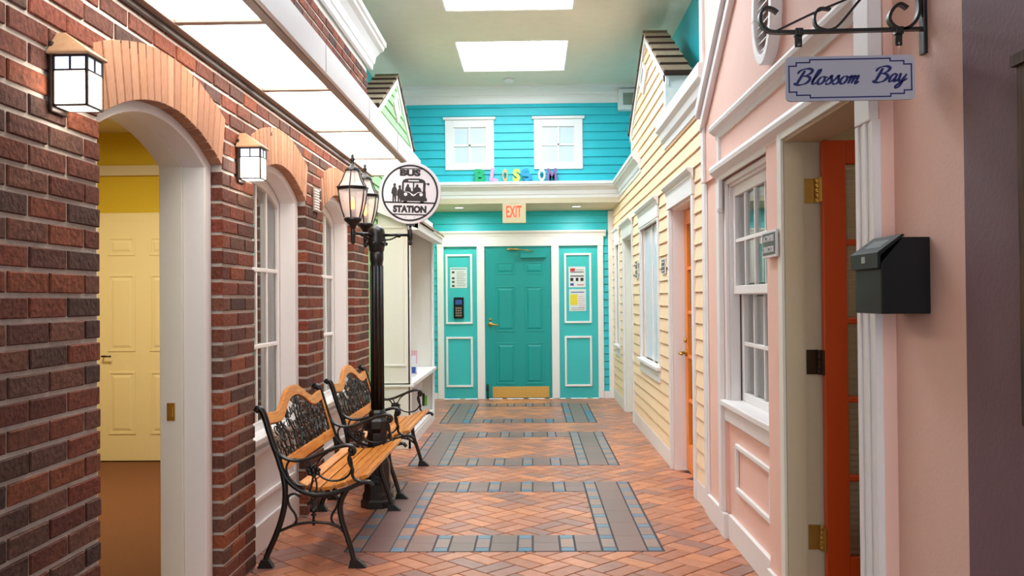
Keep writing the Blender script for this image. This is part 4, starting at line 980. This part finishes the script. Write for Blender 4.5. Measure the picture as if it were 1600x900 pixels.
G = {'B': ([[(.38, 1.75), (.30, 1.2), (.18, .5), (.10, .05)], [(-.12, 1.35), (-.08, 1.65), (.2, 1.9), (.7, 1.98), (1.05, 1.75), (.95, 1.35), (.6, 1.1), (.3, 1.02)], [(.5, 1.08), (.95, .95), (1.12, .6), (.9, .15), (.45, -.05), (.0, .02), (-.15, .22)]], 1.35),
     'l': ([[(.0, .3), (.25, .9), (.42, 1.5), (.40, 1.85), (.26, 1.7), (.14, 1.0), (.10, .3), (.2, .03), (.38, .12), (.5, .35)]], .5),
     'o': ([[(.45, .98), (.18, .85), (.04, .42), (.16, .04), (.42, .06), (.58, .5), (.50, .88), (.40, .96)], [(.52, .85), (.66, .82), (.76, .9)]], .74),
     's': ([[(-.02, .25), (.2, .7), (.36, 1.08), (.40, .75), (.52, .35), (.40, .03), (.18, -.02), (.03, .14)], [(.45, .1), (.62, .25)]], .62),
     'm': ([[(.0, .7), (.14, .98), (.14, .6), (.08, .0)], [(.12, .45), (.38, .98), (.44, .8), (.36, .0)], [(.40, .45), (.68, .98), (.76, .8), (.68, .15), (.78, .0), (.95, .3)]], 1.0),
     'a': ([[(.56, .88), (.3, 1.0), (.06, .6), (.08, .08), (.3, .1), (.52, .6)], [(.60, .98), (.52, .4), (.56, .04), (.74, .18), (.82, .35)]], .8),
     'y': ([[(.02, .9), (.10, .98), (.10, .5), (.16, .08), (.38, .2), (.56, .7)], [(.64, .98), (.54, .3), (.38, -.5), (.14, -.78), (.02, -.55), (.3, -.15), (.7, .2), (.86, .4)]], .8)}
def script(word, x0, zb, s, sx):
    q = MB(tiltp); x = x0
    for ch in word:
        strokes, adv = G[ch]
        for st in strokes:
            P = smooth([(p[0], 0, p[1]) for p in st], 6); m = len(P); A = []; B = []
            for i, p in enumerate(P):
                px = x+(p.x+.28*p.z)*sx; pz = zb+p.z*s
                tg = (P[min(i+1, m-1)]-P[max(i-1, 0)]).normalized(); an = math.atan2(tg.z, tg.x)
                hw = .0017+.0026*abs(math.sin(an-math.radians(20)))*(1.25 if ch == 'B' else 1); hw *= .45+.55*math.sin(PI*min(1, max(0, (i+1.5)/(m+2))))**.5
                nx, nz = -math.sin(an), math.cos(an); A.append((px+nx*hw, pz+nz*hw)); B.append((px-nx*hw, pz-nz*hw))
            q.strip(A, B, by-.0052-random.random()*.0002, by-.004)
        x += adv*sx
    return q
obj('lettering', script('Blossom', .788, 2.080, .0235, .0335), 'navy', sg)
obj('lettering', script('Bay', 1.020, 2.083, .0235, .0315), 'navy', sg)
for xh, nm in ((.800, 'l'), (1.096, 'r')):
    q = MB(); q.box(xh-.012, xh+.012, by-.013, by+.013, Z0-.012, Z0+.010); q.box(xh-.011, xh+.011, by-.003, by+.003, Z0-.045, Z0-.010); obj('hanger_clip', q, 'iron', bk, .002)
    q = MB(); q.lathe([(.0045, 0), (.0045, .002)], (0, 0, 0), 8); q.v = [(p[0]+xh, by-.003-p[2], p[1]+Z0-.038) for p in q.v]; obj('rivet', q, 'steel', bk)
    q = MB(); q.tube([(xh+.002, by, Z0-.0465), (xh+.004, by, 2.15)], .0009, 5); obj('hook', q, 'steel', sg)
# ---- framed board on the mauve wall
nb = thing('notice_board', 'dark wooden framed board with a crown cap on the mauve wall at the right edge', 'board', (NX, 1.8, 1.14))
pm = right(NX)
q = MB(pm); slab(q, 1.3, 2.205, 1.14, 1.985, [(1.37, 2.135, 1.21, 1.92)], 0, .035); obj('frame', q, 'darkwood', nb, .006)
q = MB(pm); q.box(1.37, 2.135, 0, .02, 1.21, 1.92); obj('board_face', q, 'darkwood', nb)
q = MB(pm); q.box(1.28, 2.215, 0, .042, 1.985, 2.012); obj('cap', q, 'darkwood', nb)

# ================================================================== BENCHES
def bench():
    t = thing('park_bench', 'nearer iron and honey wood bench with a filigree back, closest to the camera', 'bench', (0, 0, 0), 'iron park benches by the brick wall')
    L = 1.34; sc = .001314
    C2 = lambda p: ((p[0]-40)*sc, (882-p[1])*sc)
    def bar(q, pts, r, y, d=.013, k=5):
        P = smooth([(C2(p)[0], y, C2(p)[1]) for p in pts], k)
        rr = r if not isinstance(r, (list, tuple)) else [r[0]+(r[1]-r[0])*i/(len(P)-1) for i in range(len(P))]
        q.tube(P, rr, 8, d)
    def endframe(y, mir):
        q = MB()
        bar(q, [(28, 236), (40, 226), (56, 236), (70, 270), (86, 325), (106, 385), (122, 430), (136, 475), (158, 515), (190, 548), (228, 570), (275, 582), (325, 580), (375, 570), (425, 552), (465, 535), (497, 530), (515, 548)], [.020, .012], y, .016)
        bar(q, [(140, 490), (150, 550), (148, 620), (132, 690), (106, 760), (78, 820), (60, 868)], [.017, .016], y, .016)
        bar(q, [(405, 562), (385, 600), (378, 640), (386, 690), (405, 750), (424, 810), (438, 868)], [.017, .015], y, .016)
        for (a, b, c) in ((36, 102, 66), (412, 486, 436)):
            A = C2((a, 882)); B = C2((b, 882)); c_ = C2((c, 850))
            q.prism([(A[0], A[1]), (B[0], B[1]), (B[0]-.004, .010), (c_[0]+.02, .045), (c_[0]-.02, .045), (A[0]+.004, .010)], y-.02, y+.02)
        bar(q, [(118, 735), (150, 722), (190, 706), (240, 697), (290, 696), (340, 702), (372, 716), (398, 740)], .008, y, .010)
        bar(q, [(214, 592), (190, 578), (166, 586), (162, 606), (170, 632), (190, 660), (197, 685), (188, 706)], .007, y, .008)
        bar(q, [(322, 594), (346, 584), (366, 592), (370, 612), (362, 636), (346, 662), (342, 684), (352, 704)], .007, y, .008)
        for (zc, rr) in ((600, .020), (618, .014), (646, .026), (664, .016), (690, .010)):
            c = C2((268, zc)); q.sphere((c[0], y, c[1]), rr, 8, (1, .6, .55))
        bar(q, [(268, 575), (268, 708)], .007, y, .008, 2)
        # flourish under the arm
        bar(q, [(250, 482), (232, 452), (200, 436), (170, 442), (156, 470), (166, 508), (196, 538), (236, 548)], .006, y, .008)
        bar(q, [(284, 492), (306, 512), (340, 524), (380, 522), (412, 504), (428, 474), (426, 440), (416, 418)], .006, y, .008)
        bar(q, [(262, 470), (250, 440), (236, 430)], .005, y, .007); bar(q, [(276, 470), (300, 430), (330, 408)], .005, y, .007)
        bar(q, [(268, 500), (262, 535), (250, 572)], .006, y, .008); bar(q, [(272, 500), (282, 540), (276, 578)], .005, y, .007)
        c = C2((268, 484))
        for k in range(7):
            a = 2*PI*k/7+.3; q.sphere((c[0]+.026*math.cos(a), y, c[1]+.022*math.sin(a)), .017, 6, (1, .5, .7))
        q.sphere((c[0], y, c[1]), .018, 6, (1, .8, 1))
        o = obj('end_frame', q, 'iron', t)
        q = MB()
        bar(q, [(114, 400), (132, 420), (165, 436), (205, 441), (255, 432), (315, 408), (365, 388), (405, 379), (430, 385), (440, 402), (430, 416), (418, 408)], [.010, .012], y, .019)
        c = C2((426, 400)); q.sphere((c[0], y, c[1]), .019, 8, (1, 1.1, 1))
        bar(q, [(426, 412), (416, 430), (420, 455), (432, 480), (430, 502), (442, 520), (470, 530)], [.010, .008], y, .012)
        obj('arm_rest', q, 'iron', o)
    endframe(.0, 1); endframe(L, -1)
    # seat slats
    path = [(196, 540), (240, 560), (295, 567), (350, 560), (405, 544), (455, 524), (497, 512)]
    for i, p in enumerate(path[:6]):
        p2 = path[i+1]; A = C2(p); B = C2(p2); dx, dz = B[0]-A[0], B[1]-A[1]; l = math.hypot(dx, dz); nx, nz = -dz/l*.022, dx/l*.022
        g = .10; A2 = (A[0]+dx*g, A[1]+dz*g); B2 = (A[0]+dx*(1-g), A[1]+dz*(1-g))
        q = MB(); q.prism([(A2[0], A2[1]-.004), (B2[0], B2[1]-.004), (B2[0]+nx, B2[1]+nz-.004), (A2[0]+nx, A2[1]+nz-.004)], .012, L-.012); obj('seat_slat', q, 'oak', t, .004)
    # back: plane through two points of the end profile
    A = Vector((.114, 0, .535)); B = Vector((.026, 0, .835)); up = (B-A).normalized(); nrm = Vector((up.z, 0, -up.x))
    def bp(v, z, w): k = (z-A.z)/up.z; p = A+up*k+nrm*w; return (p.x, v, p.z)
    crest = [(.0, .835), (.10, .830), (.20, .822), (.28, .825), (.36, .845), (.44, .880), (.52, .908), (.60, .922), (.67, .926), (.74, .922), (.82, .908), (.90, .880), (.98, .845), (1.06, .825), (1.14, .822), (1.24, .830), (1.34, .835)]
    cs = smooth([(a, 0, b) for a, b in crest], 3); cpl = lambda a, w, z: bp(a, z, w)
    q = MB(cpl); q.strip([(p.x, p.z) for p in cs if .012 <= p.x <= L-.012], [(p.x, p.z-.062) for p in cs if .012 <= p.x <= L-.012], -.012, .014); obj('crest_rail', q, 'oak', t, .005)
    q = MB(cpl); q.box(.012, L-.012, -.012, .014, .510, .570); obj('lower_rail', q, 'oak', t, .005)
    for v in (.014, L-.044): q = MB(cpl); q.box(v, v+.030, -.010, .012, .57, .772); obj('stile', q, 'oak', t, .004)
    rnd = random.Random(3); q = MB()
    top = lambda v: [p.z for p in cs if p.x >= v-1e-6][0]-.064
    def scroll(v, z, R, a0, turns, dirn):
        pts = []
        for k in range(15):
            tt = k/14; a = a0+dirn*turns*2*PI*tt; rr = R*(1-.78*tt); vv = v+rr*math.cos(a); zz = z+rr*math.sin(a)
            vv = min(max(vv, .05), L-.05); zz = min(max(zz, .572), top(vv)); pts.append(bp(vv, zz, .003*math.sin(k)))
        q.tube(pts, [.0048-.002*k/14 for k in range(15)], 5, None)
    v = .075
    while v < L-.06:
        z = .595; h = top(v)
        while z < h-.01:
            scroll(v+rnd.uniform(-.012, .012), z+rnd.uniform(-.01, .01), rnd.uniform(.026, .042), rnd.uniform(0, 6.3), rnd.uniform(.8, 1.4), rnd.choice((-1, 1)))
            z += .062
        v += .066
    for k in range(13):                                     # leafy stems
        v0 = .07+k*(L-.14)/12; v1 = v0+rnd.uniform(-.12, .12); h = top(min(max(v1, .06), L-.07)); pts = []
        for i in range(10):
            tt = i/9; vv = min(max(v0+(v1-v0)*tt+.02*math.sin(tt*9+k), .05), L-.05); zz = min(.572+(h-.572)*tt, top(vv)); pts.append(bp(vv, zz, .002))
        q.tube(pts, .006, 5)
        for i in (2, 4, 6, 8):
            p = pts[i]; q.sphere((p[0]+.002, p[1]+rnd.uniform(-.02, .02), p[2]), .014, 5, (.35, 1, .7))
    pts = [bp(p.x, min(top(min(max(p.x, .05), L-.05))+.001, 2), 0) for p in cs if .05 < p.x < L-.05]; q.tube(pts, .005, 5)
    obj('filigree_panel', q, 'iron', t)
    q = MB(); q.tube([(.27, .0, .345), (.27, L, .345)], .008, 8); obj('tie_rod', q, 'iron', t)
    return t
b1 = bench(); b1.location = (-1.497, 5.035, 0)
b2 = copy_tree(b1); b2.location = (-1.497, 6.745, 0); b2['label'] = 'farther iron and honey wood bench with a filigree back, beyond the lamp post'

# ================================================================== LAMP POST WITH BUS SIGN
LPX, LPY = -1.095, 6.53
lp = thing('lamp_post', 'black cast iron lamp post with two lanterns standing between the benches', 'lamp post', (LPX, LPY, 0))
q = MB(); q.lathe([(.125, 0), (.125, .05), (.112, .06), (.112, .09), (.10, .11), (.10, .16), (.092, .18), (.088, .30), (.074, .34), (.070, .52), (.085, .55), (.085, .60), (.065, .62), (.062, .66), (.046, .68)], (LPX, LPY, 0), 8, PI/8, False); obj('base', q, 'iron', lp, .004)
q = MB(); n = 24; prof = [(.043, .66), (.043, 1.70), (.046, 1.72), (.049, 1.73), (.049, 1.80)]
q.lathe(prof, (LPX, LPY, 0), n)
for k in range(10): a = 2*PI*k/10; q.tube([(LPX+.041*math.cos(a), LPY+.041*math.sin(a), .68), (LPX+.041*math.cos(a), LPY+.041*math.sin(a), 1.69)], .0075, 6)
obj('pole', q, 'iron', lp)
q = MB(); q.lathe([(.050, 1.79), (.055, 1.80), (.055, 1.815), (.066, 1.84), (.068, 1.87), (.06, 1.90), (.062, 1.91), (.055, 1.945), (.035, 1.965), (.016, 1.975), (.001, 1.985)], (LPX, LPY, 0), 20)
for k in range(6): a = 2*PI*k/6+.4; q.sphere((LPX+.068*math.cos(a), LPY+.068*math.sin(a), 1.845), .014, 6)
obj('collar', q, 'iron', lp)
ARM = .265; AZ = 1.905
arms = {'sign': 0, 'a': math.radians(243), 'b': math.radians(117)}
def armpt(a, r_): return (LPX+r_*math.cos(a), LPY+r_*math.sin(a))
def lantern(par, x, y):
    zb = 1.965
    q = MB(); q.lathe([(.012, -.115), (.018, -.105), (.010, -.09), (.014, -.075), (.014, -.03), (.022, -.015), (.03, 0), (.058, .022), (.063, .04), (.055, .045)], (x, y, zb), 12); obj('cup', q, 'iron', par)
    R0, R1, R2, H = .060, .102, .045, .20
    pr = [(R0, .045), (.078, .10), (.092, .16), (R1, .235)]
    q = MB(); n = 6; ro = .5
    for k in range(n):
        a = 2*PI*k/n+ro; c, s = math.cos(a), math.sin(a)
        q.tube([(x+r_*c, y+r_*s, zb+z) for r_, z in pr], .005, 6)
        q.tube([(x+r_*c, y+r_*s, zb+z) for r_, z in ((R1, .25), (.078, .29), (.062, .33), (.048, .365))], .0045, 6)
    for (r_, z, t_) in ((R1, .24, .008), (R1+.008, .25, .006), (.050, .368, .006)):
        P = [(x+r_*math.cos(2*PI*k/n+ro), y+r_*math.sin(2*PI*k/n+ro), zb+z) for k in range(n+1)]; q.tube(P, t_, 6)
    q.lathe([(.052, .365), (.040, .385), (.022, .395), (.018, .405), (.010, .410), (.010, .43), (.017, .44), (.008, .455), (.013, .465), (.001, .485)], (x, y, zb), 12)
    obj('lantern_frame', q, 'iron', par)
    for k in range(n):
        q = MB(); a0 = 2*PI*k/n+ro; a1 = 2*PI*(k+1)/n+ro; vs = []
        for r_, z in pr: vs += [(x+r_*math.cos(a0)*.985, y+r_*math.sin(a0)*.985, zb+z), (x+r_*math.cos(a1)*.985, y+r_*math.sin(a1)*.985, zb+z)]
        q.add(vs, [(2*i, 2*i+1, 2*i+3, 2*i+2) for i in range(3)]); obj('glass_pane', q, 'frost', par)
        q = MB(); vs = []
        for r_, z in ((R1*.98, .25), (.075, .29), (.046, .365)): vs += [(x+r_*math.cos(a0), y+r_*math.sin(a0), zb+z), (x+r_*math.cos(a1), y+r_*math.sin(a1), zb+z)]
        q.add(vs, [(2*i, 2*i+1, 2*i+3, 2*i+2) for i in range(2)]); obj('glass_pane', q, 'frost', par)
    q = MB(); q.lathe([(.014, .045), (.014, .10), (.001, .101)], (x, y, zb), 10); obj('candle', q, 'candle', par)
    q = MB(); q.lathe([(.010, .10), (.016, .125), (.013, .155), (.001, .19)], (x, y, zb), 10); obj('flame_bulb', q, 'flame', par)
for k, a in arms.items():
    x, y = armpt(a, ARM if k != 'sign' else .24); q = MB()
    q.tube([(*armpt(a, .04), AZ), (*armpt(a, .12), AZ+.002), (x, y, AZ)], .011, 8); q.sphere((*armpt(a, .16), AZ-.004), .016, 6)
    q.tube(smooth([(*armpt(a, .05), AZ-.035), (*armpt(a, .10), AZ-.03), (*armpt(a, .15), AZ-.008)], 4), .006, 6)
    q.lathe([(.001, -.075), (.012, -.07), (.016, -.055), (.008, -.045), (.016, -.03), (.018, 0), (.016, .02), (.010, .040), (.010, .048)], (x, y, AZ), 10)
    ar = obj('arm', q, 'iron', lp)
    if k != 'sign':
        lantern(ar, x, y)
bs = thing('bus_sign', 'round white bus station sign with a black bus silhouette on the lamp post arm', 'sign', (LPX+.24, LPY, 1.96))
SX, SZ, SR = LPX+.24, 2.200, .219
ta = math.radians(-2.2)
ps = lambda a, w, z: (SX+(a*math.cos(ta)-z*math.sin(ta))*SR, LPY-w, SZ+(a*math.sin(ta)+z*math.cos(ta))*SR)
circ = lambda R, n=48: [(R*math.cos(2*PI*i/n), R*math.sin(2*PI*i/n)) for i in range(n)]
q = MB(ps); q.prism(circ(1), -.010, .010); obj('disc', q, 'signwhite', bs, .003)
q = MB(ps); c1 = circ(.915)+[circ(.915)[0]]; c2 = circ(.855)+[circ(.855)[0]]; q.strip(c1, c2, .010, .0112); obj('ring', q, 'ink', bs)
k1, k2 = .0100, .0112
def band(z0, z1, R=.87, sl=0): 
    x = math.sqrt(R*R-((z0+z1)/2)**2); return (-x, x, z0, z1)
for (z0, z1) in ((-.335, -.285), (-.715, -.675)): q = MB(ps); a, b, c, d = band(z0, z1); q.box(a, b, k1, k2, c, d); obj('rule', q, 'ink', bs)
q = MB(ps); q.prism([(-.36, .785), (.36, .785), (.56, .66), (-.56, .66)][::1], k1, k2); q = MB(ps); q.box(-.40, .40, k1, k2, .765, .795); obj('rule', q, 'ink', bs)
obj('lettering', textmb('BUS', ps, -.34, .33, .54, .76, k1, k2+.0002, .07), 'ink', bs)
obj('lettering', textmb('STATION', ps, -.53, .55, -.64, -.40, k1, k2+.0002, .07), 'ink', bs)
q = MB(ps)
body = [(-.26, -.22), (-.26, .32), (-.23, .41), (-.15, .455), (0, .47), (.30, .47), (.42, .44), (.48, .39), (.50, .30), (.52, -.10), (.56, -.20), (.56, -.26), (-.30, -.26)]
wins = [(-.20, .09, .06, .33), (.135, .42, .06, .33)]
# body around its two windscreens
q.prism([(-.26, .33), (-.23, .41), (-.15, .455), (0, .47), (.30, .47), (.42, .44), (.48, .39), (.495, .33)], k1, k2)
q.prism([(-.28, -.26), (.55, -.26), (.56, -.19), (.52, -.12), (.51, .06), (-.26, .06)], k1, k2)
q.box(-.26, -.20, k1, k2, .06, .33); q.box(.09, .135, k1, k2, .06, .33); q.box(.42, .50, k1, k2, .06, .33)
q.box(-.20, -.08, k1, k2, -.33, -.26); q.box(.34, .46, k1, k2, -.33, -.26); q.box(.5, .60, k1, k2, .29, .32); q.box(.56, .62, k1, k2, .26, .33)
for (cx, w_) in ((-.06, .09), (.24, .11)): q.prism([(cx-w_*1.1, .06), (cx+w_*1.2, .06), (cx+w_*.9, .16), (cx+.03, .2), (cx+.03, .27), (cx-.03, .29), (cx-.06, .2), (cx-w_, .15)], k1, k2+.0001)
obj('bus_print', q, 'ink', bs)
q = MB(ps)
for (cx, cz_) in ((-.135, -.045), (.365, -.045)): q.prism([(cx+.055*math.cos(2*PI*i/14), cz_+.055*math.sin(2*PI*i/14)) for i in range(14)], k2, k2+.0008)
q.box(-.06, .28, k2, k2+.0008, .375, .415); q.prism([(-.20, .045), (-.02, .03), (.06, -.02), (.12, -.055), (.18, -.02), (.26, .03), (.44, .045), (.24, .0), (.16, -.08), (.12, -.10), (.06, -.08), (.0, .0)], k2, k2+.0008)
obj('bus_detail_print', q, 'signwhite', bs)
q = MB(ps)
for (cx, h, sc_) in ((-.50, .30, 1), (-.33, .24, .95)):
    q.prism([(cx+.045*math.cos(2*PI*i/10), h-.05+.055*math.sin(2*PI*i/10)) for i in range(10)], k1, k2)
    q.prism([(cx-.03, h-.10), (cx-.08, h-.18), (cx-.10, h-.32), (cx-.06, h-.36), (cx-.055, -.285), (cx-.01, -.285), (cx, h-.40), (cx+.02, -.285), (cx+.06, -.285), (cx+.07, h-.34), (cx+.085, h-.2), (cx+.04, h-.10)], k1, k2+.0001)
obj('people_print', q, 'ink', bs)
q = MB(); 
for dx in (-.03, .03): q.sphere((SX+dx, LPY-.011, SZ-.172), .0045, 6)
obj('bolt', q, 'steel', bs)
q = MB(); q.tube([(SX, LPY, AZ+.05), (SX, LPY, SZ-SR+.006)], .010, 8); q.box(SX-.03, SX+.03, LPY-.008, LPY+.008, SZ-SR-.012, SZ-SR+.02); obj('stem', q, 'iron', bs)
